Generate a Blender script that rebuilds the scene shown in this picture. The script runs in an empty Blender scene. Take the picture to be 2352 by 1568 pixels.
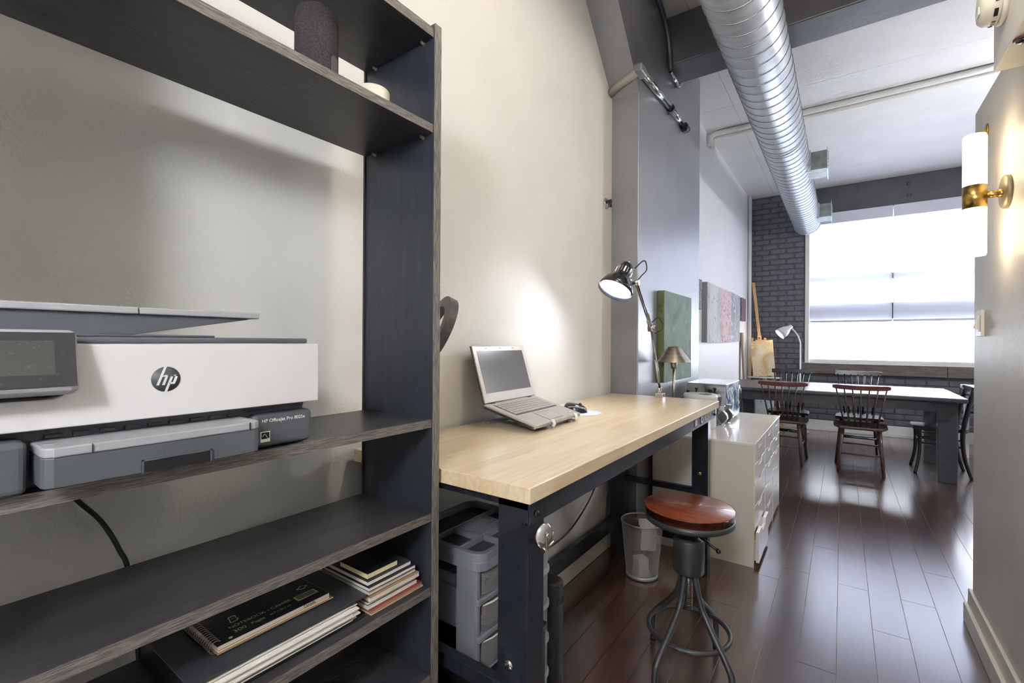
import bpy, math, random
from mathutils import Vector, Matrix
random.seed(11)
sc = bpy.context.scene
C = sc.collection
rad = math.radians
PI = math.pi

# ------------------------------------------------------------------ camera
YAW, PITCH, ROLL, FPX = rad(35.492), rad(0.014), rad(0.3333), 1063.57
EYE = Vector((0, 0, 1.27))
fw = Vector((-math.sin(YAW) * math.cos(PITCH), math.cos(YAW) * math.cos(PITCH), math.sin(PITCH)))
r0 = Vector((math.cos(YAW), math.sin(YAW), 0))
u0 = r0.cross(fw)
rt = r0 * math.cos(ROLL) + u0 * math.sin(ROLL)
up = u0 * math.cos(ROLL) - r0 * math.sin(ROLL)
cam_d = bpy.data.cameras.new('camera')
cam_d.sensor_width = 36.0
cam_d.sensor_fit = 'HORIZONTAL'
cam_d.lens = FPX / 2352 * 36.0
cam_d.clip_start = 0.02
cam = bpy.data.objects.new('camera', cam_d)
mw = Matrix((rt, up, -fw)).transposed().to_4x4()
mw.translation = EYE
cam.matrix_world = mw
C.objects.link(cam)
sc.camera = cam

# ------------------------------------------------------------------ world and exposure
wd = bpy.data.worlds.new('sky')
sc.world = wd
wd.use_nodes = True
wd.node_tree.nodes['Background'].inputs[0].default_value = (0.80, 0.88, 1.0, 1)
wd.node_tree.nodes['Background'].inputs[1].default_value = 1.0
sc.view_settings.view_transform = 'Standard'
sc.view_settings.look = 'None'
sc.view_settings.gamma = 1.0
sc.view_settings.use_curve_mapping = False
sc.view_settings.exposure = 1.6
cy = sc.cycles
cy.use_denoising = True
cy.max_bounces, cy.diffuse_bounces, cy.glossy_bounces, cy.transmission_bounces, cy.transparent_max_bounces = 6, 3, 3, 4, 6
cy.caustics_reflective = cy.caustics_refractive = False
cy.use_adaptive_sampling, cy.adaptive_threshold = True, 0.04
cy.sample_clamp_indirect = 6.0
cy.use_light_tree = False

# strengths of the room's own lights, then of the added fill lamps
WINDOW_GLOW = 5.2          # daylight in the window panes
SCONCE_GLOW = 5.5         # warm glass of the wall sconce
LAMP_GLOW = 20.0           # clamp lamp bulb
FAR_LAMP_GLOW = 14.0       # gooseneck lamp by the window
FILL_BACK_WATT = 44.0        # added fill lamp hung out of view behind the camera
FILL_AISLE_WATT = 10.0  # added fill lamp above the aisle, out of view
FILL_DINING_WATT = 36.0  # added fill lamp hidden behind the partition

# ------------------------------------------------------------------ helpers
def S(h):
    h = h.lstrip('#')
    o = []
    for i in (0, 2, 4):
        c = int(h[i:i + 2], 16) / 255
        o.append(c / 12.92 if c <= 0.04045 else ((c + 0.055) / 1.055) ** 2.4)
    return (o[0], o[1], o[2], 1)

def mul(c, k):
    return (c[0] * k, c[1] * k, c[2] * k, 1)

def mat(name, col, rough=0.5, metal=0.0, col2=None, ns=6.0, st=(1, 1, 1), ramp=(0.35, 0.65), bump=0.0, bs=None,
        bst=None, emit=None, es=0.0, spec=0.5, coat=0.0, detail=4.0, rnd=0.0, rough2=None, trans=0.0, ior=1.45, cr_=0.1, ci=1.5):
    m = bpy.data.materials.new(name)
    m.use_nodes = True
    nt = m.node_tree
    N, L = nt.nodes, nt.links
    b = N['Principled BSDF']
    c1 = S(col)
    c2 = S(col2) if col2 else mul(c1, 0.93)
    tc = N.new('ShaderNodeTexCoord')
    mp = N.new('ShaderNodeMapping')
    mp.inputs['Scale'].default_value = st
    L.new(tc.outputs['Object'], mp.inputs['Vector'])
    vec = mp.outputs['Vector']
    if rnd:
        oi = N.new('ShaderNodeObjectInfo')
        va = N.new('ShaderNodeVectorMath'); va.operation = 'ADD'
        sc_ = N.new('ShaderNodeMath'); sc_.operation = 'MULTIPLY'; sc_.inputs[1].default_value = 37.0
        L.new(oi.outputs['Random'], sc_.inputs[0])
        L.new(vec, va.inputs[0]); L.new(sc_.outputs[0], va.inputs[1])
        vec = va.outputs[0]
    no = N.new('ShaderNodeTexNoise')
    no.inputs['Scale'].default_value = ns
    no.inputs['Detail'].default_value = detail
    L.new(vec, no.inputs['Vector'])
    cr = N.new('ShaderNodeValToRGB')
    cr.color_ramp.elements[0].position, cr.color_ramp.elements[1].position = ramp
    cr.color_ramp.elements[0].color, cr.color_ramp.elements[1].color = c1, c2
    L.new(no.outputs['Fac'], cr.inputs['Fac'])
    out = cr.outputs['Color']
    if rnd:
        hs = N.new('ShaderNodeHueSaturation')
        mr = N.new('ShaderNodeMapRange')
        mr.inputs['To Min'].default_value, mr.inputs['To Max'].default_value = 1 - rnd, 1 + rnd
        L.new(oi.outputs['Random'], mr.inputs['Value']); L.new(mr.outputs[0], hs.inputs['Value'])
        L.new(out, hs.inputs['Color']); out = hs.outputs['Color']
    L.new(out, b.inputs['Base Color'])
    b.inputs['Roughness'].default_value = rough
    if rough2 is not None:
        rr = N.new('ShaderNodeMapRange')
        rr.inputs['To Min'].default_value, rr.inputs['To Max'].default_value = rough, rough2
        L.new(no.outputs['Fac'], rr.inputs['Value']); L.new(rr.outputs[0], b.inputs['Roughness'])
    b.inputs['Metallic'].default_value = metal
    b.inputs['Specular IOR Level'].default_value = spec
    b.inputs['Coat Weight'].default_value = coat
    b.inputs['Coat Roughness'].default_value = cr_
    b.inputs['Coat IOR'].default_value = ci
    b.inputs['Transmission Weight'].default_value = trans
    b.inputs['IOR'].default_value = ior
    if bump:
        n2 = N.new('ShaderNodeTexNoise')
        n2.inputs['Scale'].default_value = bs or ns * 6
        n2.inputs['Detail'].default_value = 3
        if bst:
            m2 = N.new('ShaderNodeMapping'); m2.inputs['Scale'].default_value = bst
            L.new(tc.outputs['Object'], m2.inputs['Vector']); L.new(m2.outputs[0], n2.inputs['Vector'])
        else:
            L.new(vec, n2.inputs['Vector'])
        bp = N.new('ShaderNodeBump')
        bp.inputs['Strength'].default_value = bump
        bp.inputs['Distance'].default_value = 0.004
        L.new(n2.outputs['Fac'], bp.inputs['Height']); L.new(bp.outputs[0], b.inputs['Normal'])
    if emit:
        b.inputs['Emission Color'].default_value = S(emit)
        b.inputs['Emission Strength'].default_value = es
    return m

class M:
    def __init__(s):
        s.v, s.f, s.s = [], [], []
    def add(s, vs, fs, sm=False, mx=None):
        o = len(s.v)
        s.v += [tuple(mx @ Vector(p)) if mx else tuple(p) for p in vs]
        s.f += [tuple(i + o for i in f) for f in fs]
        s.s += [sm] * len(fs)
        return s
    def box(s, x0, x1, y0, y1, z0, z1, mx=None):
        v = [(x0, y0, z0), (x1, y0, z0), (x1, y1, z0), (x0, y1, z0), (x0, y0, z1), (x1, y0, z1), (x1, y1, z1), (x0, y1, z1)]
        return s.add(v, [(0, 3, 2, 1), (4, 5, 6, 7), (0, 1, 5, 4), (1, 2, 6, 5), (2, 3, 7, 6), (3, 0, 4, 7)], False, mx)
    def cbox(s, c, d, mx=None):
        return s.box(c[0] - d[0] / 2, c[0] + d[0] / 2, c[1] - d[1] / 2, c[1] + d[1] / 2, c[2] - d[2] / 2, c[2] + d[2] / 2, mx)
    def cyl(s, p0, p1, ra, rb=None, n=14, caps=True, sm=True, mx=None):
        p0, p1 = Vector(p0), Vector(p1)
        rb = ra if rb is None else rb
        q = (p1 - p0).to_track_quat('Z', 'Y')
        ring = lambda p, r: [tuple(p + q @ Vector((r * math.cos(2 * PI * i / n), r * math.sin(2 * PI * i / n), 0))) for i in range(n)]
        s.add(ring(p0, ra) + ring(p1, rb), [(i, (i + 1) % n, n + (i + 1) % n, n + i) for i in range(n)], sm, mx)
        if caps:
            s.add(ring(p0, ra), [tuple(reversed(range(n)))], False, mx)
            s.add(ring(p1, rb), [tuple(range(n))], False, mx)
        return s
    def tube(s, pts, r, n=8, closed=False, caps=True, sm=True, mx=None):
        P = [Vector(p) for p in pts]
        k = len(P)
        rs = r if isinstance(r, (list, tuple)) else [r] * k
        vs, prev = [], None
        for i in range(k):
            a = P[(i - 1) % k] if (closed or i) else P[i]
            b = P[(i + 1) % k] if (closed or i < k - 1) else P[i]
            t = (b - a).normalized()
            if prev is None:
                x = t.orthogonal().normalized()
            else:
                x = (prev - t * prev.dot(t)).normalized()
            prev = x
            y = t.cross(x)
            vs += [tuple(P[i] + (x * math.cos(2 * PI * j / n) + y * math.sin(2 * PI * j / n)) * rs[i]) for j in range(n)]
        fs = []
        for i in range(k if closed else k - 1):
            a, b = i * n, ((i + 1) % k) * n
            fs += [(a + j, a + (j + 1) % n, b + (j + 1) % n, b + j) for j in range(n)]
        s.add(vs, fs, sm, mx)
        if caps and not closed:
            s.add(vs[:n], [tuple(reversed(range(n)))], False, mx)
            s.add(vs[-n:], [tuple(range(n))], False, mx)
        return s
    def lathe(s, prof, n=24, mx=None, sm=True, sx=1.0, sy=1.0):
        vs, k = [], len(prof)
        for r, z in prof:
            vs += [(r * math.cos(2 * PI * j / n) * sx, r * math.sin(2 * PI * j / n) * sy, z) for j in range(n)]
        fs = []
        for i in range(k - 1):
            fs += [(i * n + j, i * n + (j + 1) % n, (i + 1) * n + (j + 1) % n, (i + 1) * n + j) for j in range(n)]
        s.add(vs, fs, sm, mx)
        if prof[0][0] > 1e-4:
            s.add(vs[:n], [tuple(reversed(range(n)))], False, mx)
        if prof[-1][0] > 1e-4:
            s.add(vs[-n:], [tuple(range(n))], False, mx)
        return s
    def prism(s, poly, ax, lo, hi, mx=None):
        k = len(poly)
        def P(a, b, c):
            return {'x': (c, a, b), 'y': (a, c, b), 'z': (a, b, c)}[ax]
        vs = [P(a, b, lo) for a, b in poly] + [P(a, b, hi) for a, b in poly]
        fs = [tuple(reversed(range(k))), tuple(range(k, 2 * k))] + [(i, (i + 1) % k, k + (i + 1) % k, k + i) for i in range(k)]
        return s.add(vs, fs, False, mx)
    def build(s, name, m, parent=None, bev=0.0, seg=2, world=True, fix=True):
        vs = s.v
        if parent is not None and world:
            pm = Matrix.LocRotScale(parent.location, parent.rotation_euler, parent.scale)
            g = parent.parent
            while g is not None:
                pm = Matrix.LocRotScale(g.location, g.rotation_euler, g.scale) @ pm
                g = g.parent
            iv = pm.inverted()
            vs = [tuple(iv @ Vector(p)) for p in vs]
        me = bpy.data.meshes.new(name)
        me.from_pydata(vs, [], s.f)
        me.polygons.foreach_set('use_smooth', s.s)
        if fix:
            import bmesh
            bm = bmesh.new(); bm.from_mesh(me)
            bmesh.ops.remove_doubles(bm, verts=bm.verts, dist=1e-6)
            bmesh.ops.recalc_face_normals(bm, faces=bm.faces)
            bm.to_mesh(me); bm.free()
        me.materials.append(m)
        o = bpy.data.objects.new(name, me)
        C.objects.link(o)
        if parent is not None:
            o.parent = parent
        if bev:
            bv = o.modifiers.new('bevel', 'BEVEL')
            bv.width, bv.segments, bv.limit_method, bv.angle_limit = bev, seg, 'ANGLE', rad(40)
        return o

def tag(o, label=None, cat=None, group=None, kind=None):
    if label: o['label'] = label
    if cat: o['category'] = cat
    if group: o['group'] = group
    if kind: o['kind'] = kind
    return o

def thing(name, label, cat, loc=(0, 0, 0), rz=0.0, group=None):
    o = bpy.data.objects.new(name, None)
    o.empty_display_size = 0.05
    C.objects.link(o)
    o.location = loc
    o.rotation_euler = (0, 0, rz)
    return tag(o, label, cat, group)

def struct(o):
    o['kind'] = 'structure'
    return o

def dup(root, loc, rz=0.0, label=None):
    r = root.copy(); C.objects.link(r)
    r.location = loc; r.rotation_euler = (0, 0, rz)
    if label: r['label'] = label
    for ch in list(root.children):
        c = ch.copy(); C.objects.link(c); c.parent = r
        for g in list(ch.children):
            d = g.copy(); C.objects.link(d); d.parent = c
    return r

def text(name, body, size, origin, xdir, ydir, m, parent=None, ext=0.0002, align='LEFT', sx=1.0, shear=0.0):
    cu = bpy.data.curves.new(name, 'FONT')
    cu.body, cu.size, cu.extrude, cu.align_x, cu.shear = body, size, ext, align, shear
    cu.align_y = 'CENTER'
    cu.materials.append(m)
    tmp = bpy.data.objects.new(name, cu)
    C.objects.link(tmp)
    me = bpy.data.meshes.new_from_object(tmp.evaluated_get(bpy.context.evaluated_depsgraph_get()))
    bpy.data.objects.remove(tmp)
    bpy.data.curves.remove(cu)
    me.name = name
    o = bpy.data.objects.new(name, me)
    C.objects.link(o)
    x = Vector(xdir).normalized(); y = Vector(ydir).normalized(); z = x.cross(y)
    mx = Matrix((x * sx, y, z)).transposed().to_4x4()
    mx.translation = origin
    if parent is not None:
        pm = Matrix.LocRotScale(parent.location, parent.rotation_euler, parent.scale)
        g = parent.parent
        while g is not None:
            pm = Matrix.LocRotScale(g.location, g.rotation_euler, g.scale) @ pm
            g = g.parent
        o.parent = parent
        mx = pm.inverted() @ mx
    o.matrix_local = mx
    return o

def frame(origin, zdir, xhint=(1, 0, 0)):
    z = Vector(zdir).normalized()
    x = Vector(xhint)
    if abs(x.normalized().dot(z)) > 0.98:
        x = Vector((0, 1, 0))
    x = (x - z * x.dot(z)).normalized()
    y = z.cross(x)
    mx = Matrix((x, y, z)).transposed().to_4x4()
    mx.translation = origin
    return mx

def bez(a, b, c, d, n=14):
    a, b, c, d = map(Vector, (a, b, c, d))
    return [a * (1 - t) ** 3 + b * 3 * t * (1 - t) ** 2 + c * 3 * t * t * (1 - t) + d * t ** 3 for t in [i / n for i in range(n + 1)]]

def smooth_path(pts, n=6):
    P = [Vector(p) for p in pts]
    o = []
    for i in range(len(P) - 1):
        p0 = P[max(i - 1, 0)]; p1 = P[i]; p2 = P[i + 1]; p3 = P[min(i + 2, len(P) - 1)]
        for k in range(n):
            t = k / n
            o.append(0.5 * ((2 * p1) + (p2 - p0) * t + (2 * p0 - 5 * p1 + 4 * p2 - p3) * t * t + (3 * p1 - p0 - 3 * p2 + p3) * t ** 3))
    o.append(P[-1])
    return o

# ------------------------------------------------------------------ materials
PLASTER = mat('cream plaster', '#d8d7d3', 0.55, col2='#d1d1cc', ns=2.5, bump=0.35, bs=150, spec=0.4)
PLASTER_R = mat('cream plaster with scuffs', '#d3d2cc', 0.42, col2='#c6c5c2', ns=3.0, st=(1, 1, 0.5), bump=0.2, bs=120, spec=0.5)
WHITEWALL = mat('white wall paint', '#e9e9ea', 0.5, col2='#e3e3e6', ns=1.5, bump=0.12, bs=40)
CEIL = mat('white painted concrete', '#ececec', 0.6, col2='#e3e3e3', ns=3, bump=0.3, bs=14, ramp=(0.3, 0.75))
GREY = mat('grey paint on concrete', '#6e6f75', 0.40, col2='#63646b', ns=4, bump=0.10, bs=9, spec=0.7, coat=1.0, cr_=0.38, ci=1.9)
GREYDARK = mat('dark grey beam paint', '#4c4d53', 0.42, col2='#43444a', ns=5, bump=0.3, bs=22, spec=0.7)
BRICK = mat('grey painted brick', '#66676f', 0.5, col2='#5c5d66', ns=9, bump=0.5, bs=45, rnd=0.06)
MORTAR = mat('grey painted mortar', '#56575e', 0.6, ns=12, bump=0.4, bs=60)
TRIM = mat('cream trim paint', '#e2ded2', 0.35, ns=3)
TRIMW = mat('white trim paint', '#ecebe6', 0.4, ns=3)
FLOORW = mat('dark walnut laminate', '#5e4338', 0.22, col2='#3a261f', ns=2.2, st=(40, 1.3, 1), ramp=(0.3, 0.7), bump=0.012, bs=3, bst=(40, 0.8, 1), rnd=0.16, spec=0.7, detail=7, coat=1.0, cr_=0.19, ci=2.1)
FLOORGAP = mat('floor underlay', '#b4a596', 0.7, ns=4)
BLACKWOOD = mat('black brown wood veneer', '#37363a', 0.36, col2='#2d2c30', ns=6, st=(12, 0.8, 12), bump=0.25, bs=20, bst=(22, 1.2, 22), spec=0.5)
BLACKWOODV = mat('black brown veneer upright grain', '#2c3038', 0.34, col2='#23262d', ns=6, st=(12, 12, 0.8), bump=0.2, bs=20, bst=(22, 22, 1.2))
EDGE = mat('worn dark edge banding', '#716b66', 0.5, col2='#464342', ns=40, st=(20, 1, 20), bump=0.3, bs=60, bst=(14, 2, 14), ramp=(0.4, 0.6))
EDGEV = mat('worn dark edge banding upright', '#7d756d', 0.5, col2='#4c4845', ns=30, st=(14, 14, 1), bump=0.3, bs=60, bst=(14, 14, 2), ramp=(0.4, 0.6))
def butcher():
    m = mat('butcher block wood', '#ecdcbc', 0.32, col2='#dcc29a', ns=5, st=(18, 1.0, 18), ramp=(0.3, 0.75), bump=0.08, bs=30, bst=(20, 1, 20), coat=0.5, cr_=0.3, detail=6)
    nt = m.node_tree; N, L = nt.nodes, nt.links
    b = N['Principled BSDF']
    src = b.inputs['Base Color'].links[0].from_socket
    tc = N.new('ShaderNodeTexCoord')
    mp = N.new('ShaderNodeMapping'); mp.inputs['Rotation'].default_value = (0, 0, PI / 2)
    L.new(tc.outputs['Object'], mp.inputs['Vector'])
    br = N.new('ShaderNodeTexBrick')
    br.inputs['Scale'].default_value = 1.0
    br.inputs['Brick Width'].default_value, br.inputs['Row Height'].default_value = 0.42, 0.042
    br.inputs['Mortar Size'].default_value = 0.0004
    br.inputs['Color1'].default_value = (1.0, 1.0, 1.0, 1); br.inputs['Color2'].default_value = (0.86, 0.82, 0.76, 1)
    br.inputs['Mortar'].default_value = (0.72, 0.62, 0.5, 1)
    L.new(mp.outputs[0], br.inputs['Vector'])
    mx = N.new('ShaderNodeMix'); mx.data_type = 'RGBA'; mx.blend_type = 'MULTIPLY'; mx.inputs[0].default_value = 0.75
    L.new(src, mx.inputs[6]); L.new(br.outputs['Color'], mx.inputs[7])
    L.new(mx.outputs[2], b.inputs['Base Color'])
    return m
BUTCHER = butcher()
STEELBLUE = mat('dark blue black powder coated steel', '#1d2028', 0.24, col2='#23262f', ns=20, bump=0.05, bs=120, spec=0.6)
CHROME = mat('polished steel', '#d9d9db', 0.12, 1.0, ns=20)
BRUSHED = mat('brushed nickel', '#b3aa9c', 0.3, 1.0, col2='#9c9388', ns=8, st=(1, 1, 30))
GALV = mat('galvanised spiral duct steel', '#cfd3d8', 0.36, 0.75, col2='#bcc1c8', ns=7, st=(1, 3, 1), bump=0.15, bs=14, rough2=0.46)
GALVD = mat('dull galvanised steel', '#9a9f9f', 0.42, 0.7, col2='#7f8585', ns=12)
DUCTSEAM = mat('duct lock seam', '#8a8e93', 0.4, 0.8, ns=10)
BRASS = mat('satin brass', '#b39357', 0.28, 1.0, col2='#a3854c', ns=14)
BRASSD = mat('aged satin brass', '#8a7d68', 0.45, 0.6, col2='#7d705b', ns=14)
def glow(name, col, strength):
    m = bpy.data.materials.new(name); m.use_nodes = True
    nt = m.node_tree; N, L = nt.nodes, nt.links
    N.remove(N['Principled BSDF'])
    e = N.new('ShaderNodeEmission'); e.inputs[0].default_value = S(col); e.inputs[1].default_value = strength
    no = N.new('ShaderNodeTexNoise'); no.inputs['Scale'].default_value = 1.2
    cr = N.new('ShaderNodeValToRGB')
    cr.color_ramp.elements[0].color = S(col); cr.color_ramp.elements[1].color = mul(S(col), 0.97)
    L.new(no.outputs['Fac'], cr.inputs['Fac']); L.new(cr.outputs['Color'], e.inputs[0])
    L.new(e.outputs[0], N['Material Output'].inputs[0])
    return m
SCONCEGLASS = glow('lit opal glass', '#ffe2b2', SCONCE_GLOW)
PANE = glow('overcast daylight in frosted pane', '#e9f1ff', WINDOW_GLOW)
BULB = glow('lit cool bulb', '#f2f6ff', LAMP_GLOW)
BULB2 = glow('lit warm white bulb', '#fff1dc', FAR_LAMP_GLOW)
WFRAME = mat('pale window frame paint', '#d9dbe6', 0.45, ns=4)
def blindmat():
    m = bpy.data.materials.new('translucent roller blind fabric'); m.use_nodes = True
    nt = m.node_tree; N, L = nt.nodes, nt.links
    N.remove(N['Principled BSDF'])
    d = N.new('ShaderNodeBsdfDiffuse'); t = N.new('ShaderNodeBsdfTranslucent'); p = N.new('ShaderNodeBsdfTransparent')
    no = N.new('ShaderNodeTexNoise'); no.inputs['Scale'].default_value = 300
    cr = N.new('ShaderNodeValToRGB')
    cr.color_ramp.elements[0].color = S('#f2f3f8'); cr.color_ramp.elements[1].color = S('#eceef6')
    L.new(no.outputs['Fac'], cr.inputs['Fac'])
    L.new(cr.outputs['Color'], d.inputs[0]); L.new(cr.outputs['Color'], t.inputs[0])
    p.inputs[0].default_value = S('#f4f6fc')
    m1 = N.new('ShaderNodeMixShader'); m1.inputs[0].default_value = 0.06
    L.new(d.outputs[0], m1.inputs[1]); L.new(t.outputs[0], m1.inputs[2])
    m2 = N.new('ShaderNodeMixShader'); m2.inputs[0].default_value = 0.30
    L.new(m1.outputs[0], m2.inputs[1]); L.new(p.outputs[0], m2.inputs[2])
    L.new(m2.outputs[0], N['Material Output'].inputs[0])
    return m
BLIND = blindmat()
WHITEPLASTIC = mat('white plastic', '#e6e6e4', 0.35, ns=5)
ALEXW = mat('white lacquer', '#f3f2f1', 0.2, ns=3, col2='#efeeec', coat=0.3)
ALEXSIDE = mat('white cabinet foil', '#e3dfd4', 0.4, ns=3, col2='#ddd8cc')
PRINTERW = mat('pale grey printer plastic', '#cfcecf', 0.45, col2='#cac9ca', ns=6, bump=0.05, bs=300)
PRINTERG = mat('charcoal printer plastic', '#4b4f55', 0.5, col2='#44484e', ns=8, bump=0.08, bs=300)
PRINTERL = mat('silver grey printer plastic', '#97989b', 0.45, col2='#8d8e92', ns=8, bump=0.06, bs=300)
PRINTERK = mat('black printer plastic', '#16171a', 0.35, ns=8)
SCREEN = mat('dusty black touch screen', '#2a2a2c', 0.18, col2='#3d3c3a', ns=220, ramp=(0.62, 0.7), coat=0.3)
SCREENIN = mat('unlit display', '#3d3d3b', 0.25, col2='#4c4b48', ns=200, ramp=(0.62, 0.7))
INKD = mat('dark grey print', '#3c3f42', 0.5, ns=5)
INKW = mat('white print', '#e8e6df', 0.5, ns=5)
INKGOLD = mat('pale gold print', '#e6dabb', 0.45, ns=5)
FABRIC = mat('black speaker fabric', '#232023', 0.85, col2='#3a3437', ns=260, ramp=(0.45, 0.6), bump=0.5, bs=380)
RUBBER = mat('grey rubber', '#4c4a50', 0.6, ns=10)
CANDLE = mat('cream ceramic', '#d8d4c4', 0.4, ns=4)
BLACKCABLE = mat('black cable', '#1c1c1e', 0.45, ns=10)
LAPTOPS = mat('silver grey laptop shell', '#aca8a2', 0.38, 0.2, col2='#a39f99', ns=20, bump=0.04, bs=400)
LAPTOPK = mat('dark laptop edge', '#3a3a3b', 0.4, ns=10)
KEYS = mat('grey keys', '#a6a29d', 0.4, ns=10)
LSCREEN = mat('matte laptop screen', '#4d4a48', 0.24, col2='#474442', ns=3, spec=0.6)
MOUSEK = mat('glossy black mouse', '#232326', 0.2, ns=8, coat=0.4)
PADW = mat('pale grey mouse pad', '#d5d6dc', 0.5, ns=20)
LAMPBLACK = mat('gloss black lamp enamel', '#1d1f26', 0.14, ns=8, coat=0.5)
SEATWOOD = mat('red brown stool wood', '#8c4a2c', 0.22, col2='#6d331e', ns=6, st=(2, 26, 8), ramp=(0.3, 0.7), bump=0.2, bs=20, bst=(2, 30, 8), coat=0.4, detail=6)
GUNMETAL = mat('gunmetal stool steel', '#4a4c50', 0.42, 0.45, col2='#424448', ns=12, bump=0.06, bs=60)
MESHM = mat('silver wire mesh', '#b9b7b3', 0.4, 0.6, ns=20)
PAPER = mat('white paper', '#e9e6de', 0.7, col2='#dcd8cd', ns=8)
PAGES = mat('cream page edges', '#e4dfd2', 0.75, col2='#b9b2a4', ns=14, st=(1, 1, 60), ramp=(0.4, 0.7))
PAGESW = mat('loose paper stack edges', '#ddd8d1', 0.85, col2='#bdb3aa', ns=5, st=(1, 1, 40), ramp=(0.42, 0.72))
COVERK = mat('black card cover', '#17181c', 0.35, ns=6)
COVERG = mat('charcoal cover', '#33343a', 0.4, ns=6)
COVERT = mat('tan cover', '#9c7c5a', 0.5, ns=6)
COVERR = mat('dark red cover', '#7c2f28', 0.45, ns=6)
COVERW = mat('white cover', '#dedcd8', 0.45, ns=6)
GOLD = mat('dull gold card edge', '#b98a3e', 0.45, 0.3, ns=6)
STEELWIRE = mat('steel spiral wire', '#b5b2ac', 0.3, 0.9, ns=10)
ORGP = mat('slate grey plastic', '#777a82', 0.4, col2='#6e7179', ns=5, bump=0.05, bs=200)
ORGD = mat('dark tray plastic', '#3a3b3f', 0.5, ns=5)
CLEAR = mat('cloudy clear plastic', '#dfe3e8', 0.25, ns=6, trans=0.75, ior=1.2)
CLEARF = mat('frosted drawer plastic', '#cfd5dc', 0.35, col2='#aeb6c0', ns=14, trans=0.2, ior=1.2)
ORANGE = mat('orange craft plastic', '#e08a2c', 0.5, ns=6)
PINK = mat('pink paper', '#c84f6c', 0.6, ns=6)
YELLOWP = mat('pale yellow sponge', '#e2d9a8', 0.7, ns=12)
BLUEP = mat('blue plastic', '#5c8fae', 0.5, ns=6)
BROWNB = mat('brown cardboard', '#7c604c', 0.7, ns=6)
TABLEK = mat('charcoal painted wood', '#4b4d54', 0.3, col2='#42444b', ns=6, st=(1, 10, 10), bump=0.12, bs=20, bst=(2, 20, 20), coat=0.15)
CHAIRB = mat('dark brown stained wood', '#54403b', 0.33, col2='#44322f', ns=6, st=(1, 1, 5), coat=0.1)
CHAIRR = mat('reddish brown rail wood', '#6d3c3c', 0.3, col2='#5b3031', ns=6, st=(1, 6, 6), coat=0.1)
CHAIRK = mat('black painted wood', '#1f2126', 0.24, ns=6, coat=0.2)
EASELW = mat('pine wood', '#dcb883', 0.45, col2='#cba468', ns=6, st=(10, 10, 1))
WHITEM = mat('white enamelled metal', '#dededd', 0.25, ns=6)
SILL = mat('weathered sill board', '#756d66', 0.6, col2='#5a534e', ns=6, st=(1, 10, 10), bump=0.4, bs=30, bst=(2, 12, 12))
MOKA = mat('moka pot aluminium', '#b9b9ba', 0.22, 0.95, ns=8)
BAKELITE = mat('black bakelite', '#1b1a1b', 0.3, ns=8)
LEAFD = mat('dark leaf shaped inlay', '#4a4a4c', 0.4, ns=20)
DETECT = mat('off white detector plastic', '#e3dfd2', 0.4, ns=6)

def art(name, cols, scale=6.0, st=(1, 1, 1), bump=0.5, speck=None, rough=0.75):
    m = bpy.data.materials.new(name); m.use_nodes = True
    nt = m.node_tree; N, L = nt.nodes, nt.links
    b = N['Principled BSDF']
    tc = N.new('ShaderNodeTexCoord'); mp = N.new('ShaderNodeMapping'); mp.inputs['Scale'].default_value = st
    L.new(tc.outputs['Object'], mp.inputs['Vector'])
    no = N.new('ShaderNodeTexNoise'); no.inputs['Scale'].default_value = scale; no.inputs['Detail'].default_value = 7
    no.inputs['Distortion'].default_value = 0.8
    L.new(mp.outputs[0], no.inputs['Vector'])
    cr = N.new('ShaderNodeValToRGB')
    el = cr.color_ramp.elements
    while len(el) < len(cols): el.new(0.5)
    for i, c in enumerate(cols):
        el[i].position = 0.3 + 0.4 * i / (len(cols) - 1); el[i].color = S(c)
    L.new(no.outputs['Fac'], cr.inputs['Fac'])
    out = cr.outputs['Color']
    if speck:
        v = N.new('ShaderNodeTexNoise'); v.inputs['Scale'].default_value = speck[1]; v.inputs['Detail'].default_value = 3
        L.new(tc.outputs['Object'], v.inputs['Vector'])
        c2 = N.new('ShaderNodeValToRGB'); c2.color_ramp.elements[0].position, c2.color_ramp.elements[1].position = speck[2]
        L.new(v.outputs['Fac'], c2.inputs['Fac'])
        mx = N.new('ShaderNodeMix'); mx.data_type = 'RGBA'
        L.new(c2.outputs['Color'], mx.inputs[0]); L.new(out, mx.inputs[6]); mx.inputs[7].default_value = S(speck[0])
        out = mx.outputs[2]
        src = v
    else:
        src = no
    L.new(out, b.inputs['Base Color'])
    b.inputs['Roughness'].default_value = rough
    bp = N.new('ShaderNodeBump'); bp.inputs['Strength'].default_value = bump; bp.inputs['Distance'].default_value = 0.01
    L.new(src.outputs['Fac'], bp.inputs['Height']); L.new(bp.outputs[0], b.inputs['Normal'])
    return m
ART_GREEN = art('green textured painting', ['#5a7067', '#72887f', '#80948b', '#60766d'], 3.0, speck=('#8fa192', 9, (0.56, 0.72)))
ART_GREENE = art('moss green canvas side', ['#4b5634', '#69754a', '#57633c'], 14)
ART_GREY = art('pale grey painting', ['#b3b7b9', '#c6c9ca', '#a3a8ab'], 4, (1, 1, 0.4), speck=('#74787b', 26, (0.64, 0.68)))
ART_PINK = art('pale pink speckled painting', ['#c2a9a8', '#ccb8b6', '#b39694'], 5, speck=('#5a4a4a', 30, (0.60, 0.64)))
ART_GREY2 = art('streaked mid grey painting', ['#85868a', '#9fa0a4', '#77787c'], 6, (1, 2, 0.35), speck=('#d4d5d8', 14, (0.58, 0.66)))
ART_DARK = art('black and white speckled canvas', ['#4d4b4d', '#7c7a7b', '#3f3d40'], 20, speck=('#b5b3b3', 50, (0.55, 0.62)))
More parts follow.
